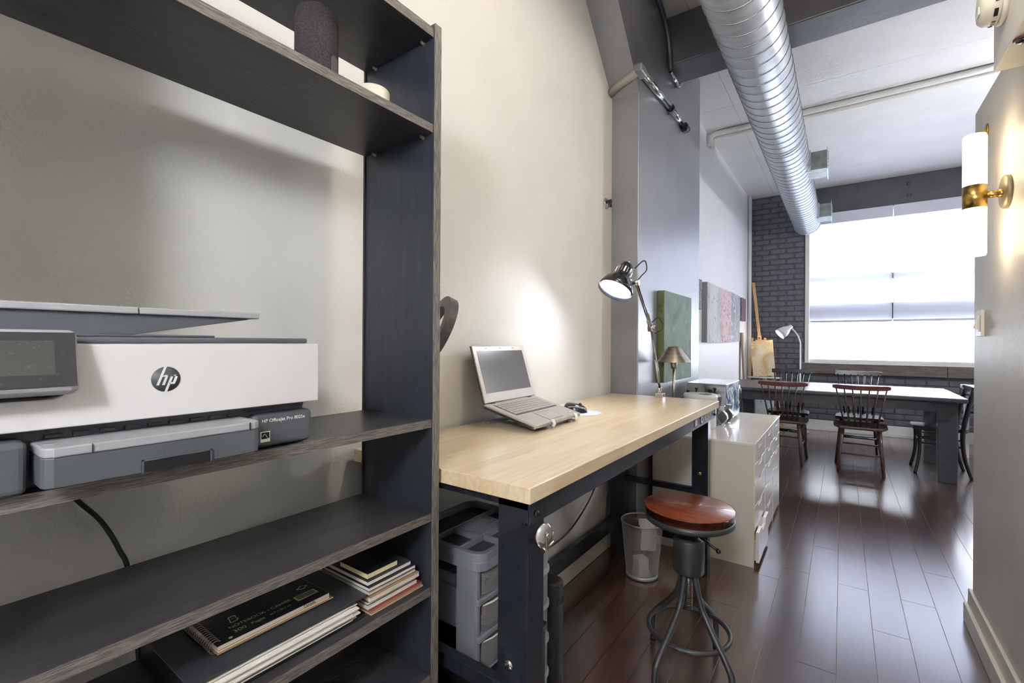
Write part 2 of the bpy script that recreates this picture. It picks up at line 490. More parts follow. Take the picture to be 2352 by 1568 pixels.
ART_WINE = art('dark wine canvas', ['#4d3c42', '#6c4a51', '#57545a'], 10, speck=('#8d8588', 40, (0.6, 0.68)))
ART_GOLD = art('pale gold encrusted canvas', ['#ebe3d0', '#e2d5b8', '#cfae78', '#efeae0'], 4, speck=('#c4b5a2', 90, (0.58, 0.75)))
ART_RED = art('terracotta canvas side', ['#a55a43', '#8f4a37'], 10)
ART_BLUE = art('pale sea green canvas', ['#b9cfd0', '#cddcda', '#9fbcc0'], 5, speck=('#7ea3ab', 30, (0.62, 0.68)))
ART_BLUEWHITE = art('blue and white marbled panel', ['#1f3d6b', '#3c6396', '#dfe6ee', '#2a4a7d'], 18, (1, 1, 0.7), rough=0.25)
CANVSIDE = mat('grey canvas side', '#8b8d8e', 0.6, ns=12)

# ================================================================== THE SETTING
XL, XW, XR, YB, ZC, YF = -1.185, -1.20, 0.49, 8.16, 3.54, -1.7
XFAR = 3.0
# floor with planks
floor = struct(M().box(XL - 0.15, XFAR + 0.1, YF, YB + 0.2, -0.12, -0.004).build('floor', FLOORGAP))
PW = 0.1285
joint0 = {-1: 3.034, 0: 3.474, 1: 3.004, 2: 2.613, 3: 3.001, 4: 3.439}
nplank = 0
for k in range(-9, 16):
    x0 = -0.142 + PW * k
    x1 = x0 + PW
    if x1 < XL or x0 > 1.75:
        continue
    j = joint0.get(k, 2.2 + random.random() * 1.3)
    ys = [j + 1.3 * i for i in range(-4, 6)]
    ymin = 2.3 if x0 > 0.55 else 0.2
    for a, b in zip(ys[:-1], ys[1:]):
        if b < ymin or a > YB - 0.02:
            continue
        a, b = max(a, ymin - 0.5), min(b, YB - 0.01)
        g = 0.0011
        o = M().box(-PW / 2 + g, PW / 2 - g, -(b - a) / 2 + g, (b - a) / 2 - g, -0.004, 0.004).build('floor_plank', FLOORW, floor, fix=False, world=False)
        o.location = (x0 + PW / 2, (a + b) / 2, -0.004)
        nplank += 1

# left walls, column, beam
struct(M().box(XL - 0.15, XL, YF, 2.75, 0, ZC).build('wall_left', PLASTER))
struct(M().box(XW - 0.15, XW, 2.75, YB + 0.1, 0, ZC).build('wall_left', WHITEWALL))
struct(M().box(XL, XL + 0.016, 0.0, 2.733, 0, 0.115).build('baseboard_left', TRIM, bev=0.004))
col = struct(M().box(XL - 0.1, -1.01, 2.733, 4.2, 0, ZC).build('concrete_column', GREY, bev=0.006))
hm = M().prism([(2.735, 2.79), (2.735, ZC), (2.03, ZC)], 'x', XL - 0.1, -1.0098)
hm.build('haunch', GREY, col)
beam = struct(M().box(-1.01, XFAR, 3.261, 3.535, 3.20, ZC).build('ceiling_beam', GREYDARK, bev=0.008))
# ceiling in formwork panels
ceil = struct(M().box(XL - 0.15, XFAR + 0.1, YF, YB + 0.2, ZC + 0.012, ZC + 0.12).build('ceiling', CEIL))
for a, b in ((YF, -0.4), (-0.4, 1.1), (1.1, 2.2), (2.2, 3.40), (3.40, 4.82), (4.82, 6.10), (6.10, 7.3), (7.3, YB)):
    for c, d in ((XL - 0.1, -0.86), (-0.86, XFAR)):
        M().box(c + 0.001, d - 0.001, a + 0.001, b - 0.001, ZC, ZC + 0.012).build('formwork_panel', CEIL, ceil, fix=False)

# back wall with bricks
wb = M()
wb.box(XW - 0.15, -0.46, YB + 0.008, YB + 0.35, 0, ZC)
wb.box(-0.46, 2.0, YB + 0.008, YB + 0.35, 0, 0.90)
wb.box(2.0, XFAR + 0.1, YB + 0.008, YB + 0.35, 0, ZC)
wb.box(-0.46, 2.0, YB + 0.1, YB + 0.35, 3.16, ZC)
wallb = struct(wb.build('wall_back', MORTAR, fix=False))
BL, BH, BG = 0.205, 0.068, 0.012
def brick_mesh(l):
    m = M().box(-l / 2, l / 2, -0.006, 0.03, -BH / 2, BH / 2)
    o = m.build('brick', BRICK, None, fix=False)
    me = o.data
    bpy.data.objects.remove(o)
    return me
brick_cache = {}
def put_brick(x0, x1, z):
    l = round((x1 - x0) / 0.02) * 0.02
    if l < 0.04:
        return
    if l not in brick_cache:
        brick_cache[l] = brick_mesh(l)
    o = bpy.data.objects.new('brick', brick_cache[l])
    C.objects.link(o)
    o.parent = wallb
    o.location = ((x0 + x1) / 2, YB + 0.002 + random.uniform(-0.003, 0.002), z + random.uniform(-0.002, 0.002))
    o.rotation_euler = (random.uniform(-0.01, 0.01), random.uniform(-0.008, 0.008), random.uniform(-0.012, 0.012))
    bv = o.modifiers.new('bevel', 'BEVEL'); bv.width = 0.008; bv.segments = 2
nb = 0
def brick_zone(xa, xb, za, zb):
    row = 0
    z = 0.16 + BH / 2
    while z < zb:
        if z - BH / 2 >= za - 0.01:
            x = xa - (BL + BG) * (0.5 if row % 2 else 0.0) - 0.04
            while x < xb:
                a, b = max(x, xa), min(x + BL, xb)
                put_brick(a, b, z)
                x += BL + BG
        z += BH + BG
        row += 1
brick_zone(XW + 0.005, -0.465, 0.62, ZC)
brick_zone(-0.46, 1.42, 0.16, 0.80)
brick_zone(XW + 0.005, -0.465, 0.16, 0.60)
lint = struct(M().box(-0.455, 2.2, YB - 0.02, YB + 0.1, 3.16, ZC).build('lintel_beam', GREYDARK, bev=0.01))
for bx in (0.72, 1.9):
    for bz in (3.42, 3.27):
        M().lathe([(0.028, 0), (0.026, 0.008), (0.012, 0.016), (0.0, 0.017)], 12, frame((bx, YB - 0.02, bz), (0, -1, 0))).build('bolt', GREYDARK, lint)
struct(M().box(XW, 2.9, YB - 0.016, YB + 0.01, 0, 0.15).box(XW, 2.9, YB - 0.024, YB + 0.01, 0, 0.045).build('baseboard_back', TRIMW, bev=0.004))
struct(M().box(-0.45, 2.0, YB - 0.03, YB + 0.01, 0.485, 0.515).cyl((-0.45, YB - 0.025, 0.43), (2.0, YB - 0.025, 0.43), 0.014).build('trim_1', GREYDARK, bev=0.004))

# window
win = struct(M().box(-0.455, -0.40, YB - 0.01, YB + 0.2, 0.98, 3.16).box(1.97, 2.02, YB - 0.01, YB + 0.2, 0.98, 3.16)
             .box(-0.40, 1.97, YB + 0.04, YB + 0.2, 0.98, 1.04).box(-0.40, 1.97, YB + 0.04, YB + 0.2, 3.10, 3.16).build('window_1', TRIMW, bev=0.006))
M().box(-0.40, 1.97, YB + 0.07, YB + 0.15, 2.17, 2.25).build('rail', WFRAME, win)
M().box(-0.40, 1.97, YB + 0.07, YB + 0.15, 1.62, 1.84).build('rail', WFRAME, win)
M().box(0.535, 0.585, YB + 0.07, YB + 0.15, 1.60, 3.1).build('mullion', WFRAME, win)
M().box(-0.41, 1.98, YB + 0.17, YB + 0.18, 1.0, 3.14).build('pane', PANE, win)
M().box(-0.52, 1.1, YB - 0.075, YB + 0.03, 0.835, 0.985).build('window_sill', SILL, win, bev=0.006)
M().box(1.105, 2.1, YB - 0.075, YB + 0.03, 0.835, 0.985).build('window_sill', SILL, win, bev=0.006)
for i, (a, b, lb) in enumerate(((-0.395, 0.555, 'pale roller blind covering the window left half, beside the duct end'), (0.565, 1.965, 'wide pale roller blind on the window half behind the sconce'))):
    t = thing('roller_blind', lb, 'blind', ((a + b) / 2, YB + 0.02, 1.57), 0, 'roller blinds on the window')
    M().box(a, b, YB + 0.0265, YB + 0.0275, 1.60, 3.09).build('fabric', BLIND, t)
    M().cyl((a, YB + 0.005, 3.075), (b, YB + 0.005, 3.075), 0.028, n=16).build('roller_tube', TRIMW, t)
    M().box(a, b, YB - 0.045, YB - 0.04, 3.0, 3.155).box(a, b, YB - 0.04, YB + 0.03, 3.145, 3.155).build('fascia', WFRAME, t, bev=0.002)
    M().box(a, b, YB + 0.015, YB + 0.038, 1.575, 1.605).build('hem_bar', WFRAME, t, bev=0.004)

# right partition, bulkhead, hidden walls
pw_ = struct(M().box(XR, XR + 0.13, YF, 2.945, 0, 2.32).build('wall_right', PLASTER_R, bev=0.003))
struct(M().box(XR - 0.014, XR, YF, 2.955, 0, 0.15).box(XR - 0.014, XR + 0.13, 2.945, 2.958, 0, 0.15)
       .box(XR - 0.030, XR - 0.014, YF, 2.955, 0, 0.085).build('baseboard_right', TRIM, bev=0.004))
struct(M().box(0.40, XR + 0.13, YF, 2.15, 2.16, ZC).build('bulkhead', PLASTER_R, bev=0.003))
struct(M().box(XFAR, XFAR + 0.1, YF, YB + 0.2, 0, ZC).build('wall_right', WHITEWALL))
struct(M().box(XL - 0.15, XFAR + 0.1, YF - 0.1, YF, 0, ZC).build('wall_front', PLASTER))

# ================================================================== LAMPS
def point_light(name, loc, watt, col, r, parent):
    ld = bpy.data.lights.new(name, 'POINT')
    ld.energy, ld.color, ld.shadow_soft_size = watt, col, r
    o = bpy.data.objects.new(name, ld)
    C.objects.link(o)
    o.parent = parent
    o.location = Vector(loc) - Vector(parent.location)
    return o

def fill_pendant(loc, label, watt, tint='#fbfbff'):  # made-up globe lamp, kept out of view, added to brighten the room
    x, y, z = loc
    t = thing('fill_lamp', label, 'lamp', (x, y, ZC), 0, 'added globe fill lamps')
    M().lathe([(0.0, ZC - 0.001), (0.06, ZC - 0.001), (0.06, ZC - 0.02), (0.05, ZC - 0.03), (0.0, ZC - 0.03)], 24, Matrix.Translation((x, y, 0))).build('ceiling_rose', WHITEM, t)
    M().cyl((x, y, z + 0.16), (x, y, ZC - 0.03), 0.006).build('cord', BLACKCABLE, t)
    M().lathe([(0.0, z + 0.17), (0.035, z + 0.165), (0.04, z + 0.13), (0.0, z + 0.13)], 20, Matrix.Translation((x, y, 0))).build('cap', WHITEM, t)
    M().lathe([(0.14 * math.sin(a), z - 0.14 * math.cos(a)) for a in [PI * k / 10 for k in range(11)]], 20, Matrix.Translation((x, y, 0))).build('globe', mat('lit opal fill globe', '#f4f4f2', 0.4, emit=tint, es=watt / (PI * 4 * PI * 0.14 ** 2)), t)
fill_pendant((0.10, -0.95, 2.05), 'added white globe fill lamp, out of view behind the viewer', FILL_BACK_WATT)
fill_pendant((0.0, 1.3, 2.75), 'added white globe fill lamp, out of view above the workbench aisle', FILL_AISLE_WATT, '#fff0dd')
fill_pendant((1.9, 5.0, 2.35), 'added white globe fill lamp, hidden in the dining area behind the partition', FILL_DINING_WATT)

def sconce(y, label):
    t = thing('wall_sconce', label, 'lamp', (XR, y, 1.83))
    xc = 0.401
    M().lathe([(0.0, 0), (0.060, 0), (0.060, 0.012), (0.056, 0.016), (0.0, 0.016)], 32, frame((XR, y, 1.826), (-1, 0, 0))).build('backplate', BRASSD, t)
    M().cyl((XR - 0.01, y, 1.824), (xc + 0.02, y, 1.822), 0.0125, n=18).cyl((XR - 0.028, y, 1.824), (XR - 0.01, y, 1.824), 0.0155, n=18).build('arm', BRASS, t)
    M().cyl((xc, y, 1.776), (xc, y, 1.861), 0.0345, n=32).build('band', BRASS, t)
    M().lathe([(0.0335, 1.861), (0.0335, 2.042), (0.031, 2.05), (0.0, 2.05)], 32, Matrix.Translation((xc, y, 0))).build('glass_shade', SCONCEGLASS, t)
    M().lathe([(0.0, 1.601), (0.031, 1.601), (0.0335, 1.609), (0.0335, 1.776)], 32, Matrix.Translation((xc, y, 0))).build('glass_shade', SCONCEGLASS, t)
sconce(2.415, 'warm lit tubular wall sconce with brass band on the right partition')
t = thing('wall_bracket', 'small brass bracket on the partition just above the lit sconce', 'bracket', (XR, 2.73, 2.17))
M().lathe([(0.0, 0), (0.028, 0), (0.028, 0.005), (0.0, 0.006)], 20, frame((XR, 2.73, 2.165), (-1, 0, 0))).build('plate', BRASS, t)
M().box(XR - 0.032, XR - 0.005, 2.715, 2.745, 2.14, 2.165).box(XR - 0.042, XR - 0.032, 2.72, 2.74, 2.135, 2.150).build('arm', BRASS, t, bev=0.002)

# switch, detector, soffit lens
t = thing('light_switch', 'light switch with toggle on the partition below the sconce', 'switch', (XR, 2.795, 1.36))
M().box(XR - 0.012, XR, 2.752, 2.838, 1.304, 1.415).build('plate', TRIM, t, bev=0.002)
M().box(XR - 0.016, XR - 0.012, 2.776, 2.812, 1.325, 1.395).build('rocker_frame', WHITEPLASTIC, t, bev=0.001)
M().prism([(XR - 0.016, 1.39), (XR - 0.016, 1.335), (XR - 0.028, 1.34)], 'y', 2.785, 2.803).build('toggle', WHITEPLASTIC, t)
sd = (0.40, 2.02, 2.325)
t = thing('smoke_detector', 'round off-white smoke detector on the bulkhead face', 'detector', sd)
fm = frame(sd, (-1, 0, 0), (0, 1, 0))
M().lathe([(0.072, 0), (0.072, 0.012), (0.068, 0.014)], 36, fm).build('base', DETECT, t)
M().lathe([(0.064, 0.014), (0.066, 0.018), (0.064, 0.045), (0.054, 0.056), (0.0, 0.058)], 36, fm).build('cover', DETECT, t)
for i in range(10):
    a = 2 * PI * i / 10
    M().box(-0.011, 0.011, -0.002, 0.002, 0.022, 0.031, fm @ Matrix.Rotation(a, 4, 'Z') @ Matrix.Translation((0, 0.0655, 0))).build('vent_slot', BAKELITE, t)
M().box(-0.012, 0.02, -0.012, 0.012, 0.057, 0.0605, fm @ Matrix.Translation((0, 0.02, 0))).build('button', WHITEPLASTIC, t, bev=0.002)
for i in range(3):
    M().box(-0.008, 0.008, -0.0012, 0.0012, 0.0565, 0.0585, fm @ Matrix.Translation((-0.022, -0.022 - i * 0.006, 0))).build('grille_slot', BAKELITE, t)
t = thing('sensor_dome', 'dark round lens set in the lit soffit at the right edge', 'sensor', (0.424, 1.955, 2.16))
M().lathe([(0.021, 0.001), (0.021, 0.005), (0.017, 0.007)], 24, frame((0.424, 1.955, 2.161), (0, 0, -1))).build('ring', CHAIRR, t)
M().lathe([(0.017, 0.005), (0.014, 0.012), (0.0, 0.016)], 24, frame((0.424, 1.955, 2.161), (0, 0, -1))).build('lens', LAMPBLACK, t)

# ================================================================== DUCT AND PIPES
DX, DZ, DR, DE = -0.418, 2.99, 0.165, 7.85
t = thing('spiral_duct', 'large galvanised spiral air duct hung under the ceiling', 'duct', (DX, 4.0, DZ))
M().cyl((DX, -1.65, DZ), (DX, DE, DZ), DR, n=56).build('duct_tube', GALV, t)
pts, turns = [], 0
y, pitch, n = 1.6, 0.112, 28
while y < DE - 0.02:
    a = 2 * PI * turns / n
    pts.append((DX + (DR + 0.0005) * math.cos(a), y, DZ + (DR + 0.0005) * math.sin(a)))
    turns += 1
    y += pitch / n
M().tube(pts, 0.0038, 5).build('lock_seam', DUCTSEAM, t)
for jy in (4.45, 7.84):
    M().cyl((DX, jy - 0.03, DZ), (DX, jy, DZ), DR + 0.004, n=56).build('joint_collar', GALV, t)
for ry, s in ((5.35, 1.0), (7.35, 1.0)):
    xr = DX + DR
    b = M().box(DX + 0.12, xr + 0.13, ry - 0.15, ry + 0.15, DZ - 0.085, DZ + 0.085).build('register_box', GALVD, t, bev=0.002)
    M().box(xr + 0.13, xr + 0.135, ry - 0.175, ry + 0.175, DZ - 0.105, DZ + 0.105).build('flange', GALV, b)
    M().box(xr - 0.03, xr + 0.004, ry - 0.165, ry - 0.15, DZ - 0.10, DZ + 0.10).build('tab', GALV, b)
    for i in range(5):
        M().box(xr + 0.135, xr + 0.141, ry - 0.15, ry + 0.15, DZ - 0.075 + i * 0.034, DZ - 0.068 + i * 0.034).build('louver', GALVD, b)
t = thing('wall_conduit', 'pipe running round the grey column with an elbow box and chrome length', 'pipe', (-1.0, 2.68, 2.87))
M().tube([(XL + 0.004, 2.690, 2.815), (-1.12, 2.672, 2.835), (-1.0, 2.655, 2.868)], 0.024, 12).build('painted_length', mat('taupe paint', '#8d8880', 0.45), t)
M().cbox((-0.985, 2.685, 2.885), (0.055, 0.10, 0.052)).build('elbow_box', GREY, t, bev=0.012, seg=3)
M().cyl((-0.985, 2.72, 2.890), (-0.985, 3.30, 2.912), 0.021).cyl((-0.985, 3.29, 2.912), (-0.985, 3.62, 2.914), 0.018).build('chrome_length', CHROME, t)
M().cyl((-0.985, 3.275, 2.912), (-0.985, 3.30, 2.912), 0.026).cyl((-0.985, 3.61, 2.914), (-0.985, 3.69, 2.914), 0.028).build('coupling', BAKELITE, t)
M().tube([(-1.009, 3.285, 2.875), (-0.995, 3.285, 2.885), (-0.985, 3.285, 2.892)], 0.005, 6).build('pipe_hanger', GUNMETAL, t)
t = thing('ceiling_cable', 'black cable running down beside the beam into a short chrome tube', 'cable', (-1.0, 3.0, 3.54))
M().tube(smooth_path([(-0.99, 2.72, 3.53), (-0.985, 2.98, 3.50), (-0.98, 3.16, 3.40), (-0.98, 3.235, 3.28), (-0.98, 3.25, 3.20), (-0.985, 3.27, 3.165)]), 0.017, 8).build('cable_run', GUNMETAL, t)
M().cyl((-0.985, 3.27, 3.165), (-0.99, 3.48, 3.16), 0.014).cyl((-0.99, 3.46, 3.16), (-0.99, 3.49, 3.16), 0.019).build('chrome_tube', CHROME, t)
for i, (cy, lb) in enumerate(((5.30, 'white painted ceiling conduit, nearer of the pair'), (5.42, 'white painted ceiling conduit, farther of the pair'))):
    tag(M().tube([(XW + 0.03, cy, 3.40), (XW + 0.032, cy, 3.46), (XW + 0.05, cy, 3.495), (XW + 0.085, cy, ZC - 0.03), (0.4, cy, ZC - 0.03), (2.4, cy, ZC - 0.03)], 0.026, 12).build('ceiling_conduit', TRIMW), lb, 'pipe', 'twin conduits across the white ceiling')
t = thing('wall_hook', 'small chrome fitting on the cream wall beside the grey column', 'hook', (XL, 2.648, 2.12))
M().lathe([(0.034, 0), (0.03, 0.006), (0.0, 0.007)], 18, frame((XL, 2.648, 2.12), (1, 0, 0))).build('plate', CHROME, t)
M().cyl((XL + 0.006, 2.648, 2.13), (XL + 0.035, 2.648, 2.13), 0.01).cyl((XL + 0.03, 2.648, 2.14), (XL + 0.03, 2.648, 2.095), 0.008).build('peg', BAKELITE, t)

# ================================================================== BOOKCASE
BX0, BX1, BY0, BY1 = -1.066, -0.804, 0.0, 0.80
bc = thing('bookcase', 'tall open black-brown bookcase with worn edges in the foreground', 'bookcase', (-0.93, 0.4, 0))
for a, b in ((BY1, BY1 + 0.022), (BY0 - 0.022, BY0)):
    o = M().box(BX0, BX1 - 0.0015, a, b, 0, 2.038).build('side_panel', BLACKWOODV, bc, bev=0.001)
    M().box(BX1 - 0.0015, BX1 + 0.0005, a, b, 0, 2.038).build('edge_band', EDGEV, o)
    if a > 0.5:
        M().box(BX0 - 0.006, BX0, a - 0.004, b, 0, 2.038).build('back_rabbet', BLACKWOODV, o)
        for xh in (BX1 - 0.037, BX0 + 0.042):
            for i in range(26):
                zh = 0.30 + i * 0.064
                M().cyl((xh, a - 0.0006, zh), (xh, a + 0.002, zh), 0.0022, n=8).build('peg_hole', PRINTERK, o, fix=False)
def shelf(ztop, nm='shelf', th=0.0195):
    o = M().box(BX0, BX1 - 0.005, BY0, BY1 - 0.001, ztop - th, ztop).build(nm, BLACKWOOD, bc, bev=0.001)
    M().box(BX1 - 0.005, BX1 - 0.003, BY0, BY1 - 0.001, ztop - th, ztop).build('edge_band', EDGE, o)
    for xh in (BX1 - 0.037, BX0 + 0.042):
        M().cyl((xh, BY1, ztop - th - 0.004), (xh, BY1 - 0.011, ztop - th - 0.004), 0.0035, n=10).cyl((xh, BY1 - 0.002, ztop - th - 0.0045), (xh, BY1, ztop - th - 0.0045), 0.005, n=10).build('shelf_pin', STEELWIRE, o)
    return o
shelf(2.026, 'top_board', 0.022)
shelf(1.793)
shelf(1.081)
shelf(0.854)
shelf(0.675)
shelf(0.463)
shelf(0.09, 'bottom_board')

# speaker and cup
t = thing('smart_speaker', 'black fabric cylinder speaker on the top bookcase shelf', 'speaker', (-0.925, 0.566, 1.793))
M().lathe([(0.0, 1.793), (0.041, 1.793), (0.044, 1.797), (0.044, 1.955), (0.040, 1.972), (0.030, 1.98), (0.0, 1.982)], 40, Matrix.Translation((-0.925, 0.566, 0))).build('body', FABRIC, t)
ang = math.atan2(-0.26, 0.95)
tabm = Matrix.Translation((-0.925, 0.566, 0)) @ Matrix.Rotation(ang, 4, 'Z')
M().prism([(0.009 * math.sin(q) , 1.842 + (0.024 if math.cos(q) > 0 else -0.034) + 0.009 * math.cos(q)) for q in [2 * PI * i / 20 for i in range(20)]], 'x', 0.0425, 0.0458, tabm @ Matrix.Rotation(0.62, 4, 'Z')).build('control_strip', RUBBER, t)
tag(M().lathe([(0.0, 1.793), (0.038, 1.793), (0.040, 1.797), (0.040, 1.868), (0.038, 1.871), (0.0, 1.871)], 36, Matrix.Translation((-0.925, 0.712, 0))).build('ceramic_pot', CANDLE), 'small cream round pot beside the black speaker', 'pot')

# ------------------------------------------------------------------ printer
pr = thing('printer', 'pale grey and charcoal inkjet printer on the bookcase shelf', 'printer', (-0.93, 0.27, 1.081))
zb = 1.0815
M().box(-1.06, -0.83, 0.04, 0.485, zb, 1.26).build('chassis', PRINTERG, pr, bev=0.004)
# base blocks either side of the tray
fb = M().box(-0.95, -0.812, 0.383, 0.4935, zb + 0.002, 1.143).build('base_block', PRINTERG, pr, bev=0.010, seg=4)
M().box(-0.95, -0.828, 0.375, 0.487, 1.143, 1.166).build('upper_block', PRINTERG, pr, bev=0.008, seg=3)
M().box(-0.95, -0.79, 0.03, 0.115, zb + 0.002, 1.148).build('base_block', PRINTERG, pr, bev=0.008, seg=3)
text('model_text', 'HP OfficeJet Pro 8025e', 0.0082, (-0.8115, 0.399, 1.130), (0, 1, 0), (0, 0, 1), INKW, pr, 0.0001)
M().box(-0.8121, -0.8116, 0.395, 0.487, 1.1235, 1.1365).build('model_plate', PRINTERG, pr)
es = M().box(-0.8122, -0.8114, 0.397, 0.413, 1.094, 1.112).build('energy_mark', INKW, pr)
M().box(-0.8114, -0.8111, 0.3982, 0.4118, 1.0995, 1.1108).build('mark_field', PRINTERK, es)
M().tube([(-0.811, 0.400 + i * 0.0012, 1.1035 + 0.004 * math.sin(i * 0.55)) for i in range(10)], 0.0005, 5).build('mark_line', INKW, es)
# front panel
fp = M()
yr, yl = 0.497, 0.035
poly = [(yl, 1.158), (yr, 1.158), (yr, 1.2635), (0.152, 1.2635), (0.152, 1.205), (0.146, 1.198), (0.138, 1.195), (yl, 1.195)]
fp.prism(poly, 'x', -0.84, -0.80)
fp.build('front_panel', PRINTERW, pr, bev=0.0015)
# HP disc logo
lg = M().lathe([(0.018, 0), (0.018, 0.0006), (0.0, 0.0006)], 48, frame((-0.80, 0.2563, 1.2127), (1, 0, 0), (0, 1, 0))).build('logo_disc', INKD, pr)
def lbar(a, b, w):
    lo = []
    (y0, z0), (y1, z1) = a, b
    o = [(0.2563 + y0 - w / 2, 1.2127 + z0), (0.2563 + y0 + w / 2, 1.2127 + z0), (0.2563 + y1 + w / 2, 1.2127 + z1), (0.2563 + y1 - w / 2, 1.2127 + z1)]
    return M().prism(o, 'x', -0.7994, -0.7988)
lm = M()
for a, b, w in (((-0.0105, -0.0085), (-0.0010, 0.0180), 0.0032), ((-0.0035, -0.0085), (0.0008, 0.0045), 0.0032), ((-0.0042, 0.0035), (0.0006, 0.0060), 0.0040),
                ((-0.0005, -0.0180), (0.0080, 0.0060), 0.0032), ((0.0098, -0.0050), (0.0136, 0.0060), 0.0032)):
    mm = lbar(a, b, w)
    lm.add(mm.v, mm.f)
lm.add(*(lambda q: (q.v, q.f))(M().prism([(0.2563 + 0.0055, 1.2127 + 0.0035), (0.2563 + 0.0145, 1.2127 + 0.0035), (0.2563 + 0.0150, 1.2127 + 0.0062), (0.2563 + 0.0065, 1.2127 + 0.0062)], 'x', -0.7994, -0.7988)))
lm.add(*(lambda q: (q.v, q.f))(M().prism([(0.2563 + 0.0030, 1.2127 - 0.0075), (0.2563 + 0.0105, 1.2127 - 0.0075), (0.2563 + 0.0112, 1.2127 - 0.0050), (0.2563 + 0.0038, 1.2127 - 0.0050)], 'x', -0.7994, -0.7988)))
lm.build('logo_letters', PRINTERW, lg)
# output slot
M().box(-0.90, -0.836, 0.118, 0.378, 1.112, 1.160).build('output_slot', PRINTERK, pr)
for i in range(9):
    yy = 0.135 + i * 0.027
    M().box(-0.845, -0.826, yy, yy + 0.017, 1.1425 - 0.001 * (i % 2), 1.1475).build('slot_rib', PRINTERG, pr, bev=0.001)
# tray
trp = [(-0.83, 0.1215), (-0.83, 0.3705), (-0.768, 0.3705), (-0.760, 0.368), (-0.756, 0.3605), (-0.754, 0.24), (-0.756, 0.1315), (-0.760, 0.124), (-0.768, 0.1215)]
tr = M().prism(trp, 'z', 1.093, 1.1295).build('paper_tray', PRINTERG, pr, bev=0.0015)
M().prism([(a - (0.0 if a < -0.8 else -0.0015), b) for a, b in trp], 'z', 1.1295, 1.1415).build('tray_lid', PRINTERL, pr, bev=0.002)
M().box(-0.7545, -0.7515, 0.215, 0.298, 1.1085, 1.1105).box(-0.7545, -0.7515, 0.296, 0.298, 1.093, 1.1105).box(-0.7545, -0.7515, 0.215, 0.217, 1.093, 1.1105).build('handle_rim', PRINTERG, tr)
M().box(-0.7535, -0.7525, 0.217, 0.296, 1.093, 1.1085).build('handle_recess', PRINTERK, tr)
for yy in (0.165, 0.352):
    M().box(-0.7545, -0.7522, yy, yy + 0.0008, 1.1300, 1.1412).build('seam', PRINTERK, tr)
for yy in (0.133, 0.361):
    M().lathe([(0.006, 0), (0.006, 0.0008), (0.0, 0.0008)], 16, frame((-0.785, yy, 1.1415), (0, 0, 1)), sy=1.2).build('corner_stop', PRINTERL, tr)
# lid and document feeder
M().box(-1.06, -0.812, 0.05, 0.482, 1.2645, 1.2735).build('scanner_lid', PRINTERG, pr, bev=0.003)
M().box(-1.02, -0.835, 0.07, 0.335, 1.2735, 1.277).build('lid_step', PRINTERG, pr, bev=0.002)
M().prism([(0.045, 1.2765), (0.225, 1.2765), (0.385, 1.3045), (0.392, 1.307), (0.045, 1.307)], 'x', -1.03, -0.838).build('feeder_wedge', PRINTERG, pr, bev=0.001)
M().box(-1.04, -0.832, 0.04, 0.233, 1.307, 1.317).build('feeder_tray', PRINTERL, pr, bev=0.002)
M().box(-1.04, -0.832, 0.234, 0.404, 1.307, 1.317).build('feeder_tray', PRINTERL, pr, bev=0.002)
# control panel tilted
cpm = Matrix.Translation((-0.79, 0.0, 1.241)) @ Matrix.Rotation(rad(-14), 4, 'Y')
cp = M().box(-0.012, 0.014, 0.02, 0.158, -0.040, 0.040, cpm).build('control_panel', PRINTERL, pr, bev=0.009, seg=4)
M().box(0.0140, 0.0152, 0.024, 0.1545, -0.033, 0.0345, cpm).build('touch_screen', SCREEN, cp, bev=0.0008)
M().box(0.0152, 0.0155, 0.03, 0.135, -0.018, 0.024, cpm).build('display', SCREENIN, cp)
# printer power cable
tag(M().tube(smooth_path([(-1.10, 0.19, 1.06), (-1.105, 0.195, 1.03), (-1.12, 0.225, 0.98), (-1.13, 0.26, 0.93), (-1.12, 0.285, 0.87), (-1.11, 0.30, 0.80), (-1.10, 0.32, 0.5), (-1.12, 0.33, 0.02)]), 0.0042, 8).build('power_cable', BLACKCABLE), 'black power cable hanging behind the bookcase below the printer', 'cable')

# ------------------------------------------------------------------ binder, notebook, books
zs = 0.6755
bd = thing('ring_binder', 'thick black binder stuffed with loose papers on the bookcase shelf', 'binder', (-0.93, 0.47, zs))
M().box(-1.055, -0.835, 0.30, 0.63, zs, zs + 0.004).box(-1.055, -0.835, 0.30, 0.305, zs, zs + 0.046).build('cover', COVERK, bd, bev=0.001)
M().box(-1.055, -0.832, 0.30, 0.635, zs + 0.043, zs + 0.047).build('cover_lid', COVERG, bd, bev=0.001)
M().box(-1.063, -1.0555, 0.2975, 0.318, zs + 0.004, zs + 0.046).build('spine_label', COVERG, bd)
for i in range(14):
    z0 = zs + 0.0045 + i * 0.0027
    j1, j2, j3 = random.uniform(-0.006, 0.004), random.uniform(-0.01, 0.012), random.uniform(-0.004, 0.006)
    M().box(-1.04, -0.838 + j1 + 0.010 * math.sin(i * 0.25), 0.315 + j3, 0.605 + j2, z0, z0 + 0.0023).build('paper_sheaf', PAGESW, bd)
zn = zs + 0.0505
nt_ = thing('spiral_notebook', 'black spiral notebook with gold lettering lying on the binder', 'notebook', (-0.95, 0.46, zn))
M().box(-1.035, -0.874, 0.357, 0.580, zn, zn + 0.0025).build('back_cover', COVERT, nt_)
M().box(-1.033, -0.877, 0.359, 0.572, zn + 0.0025, zn + 0.013).build('page_block', PAGES, nt_)
M().box(-1.033, -0.8765, 0.359, 0.572, zn + 0.0055, zn + 0.0063).build('divider', GOLD, nt_)
cv = M().box(-1.035, -0.876, 0.357, 0.570, zn + 0.0132, zn + 0.0147).build('front_cover', COVERK, nt_, bev=0.0005)
wire = []
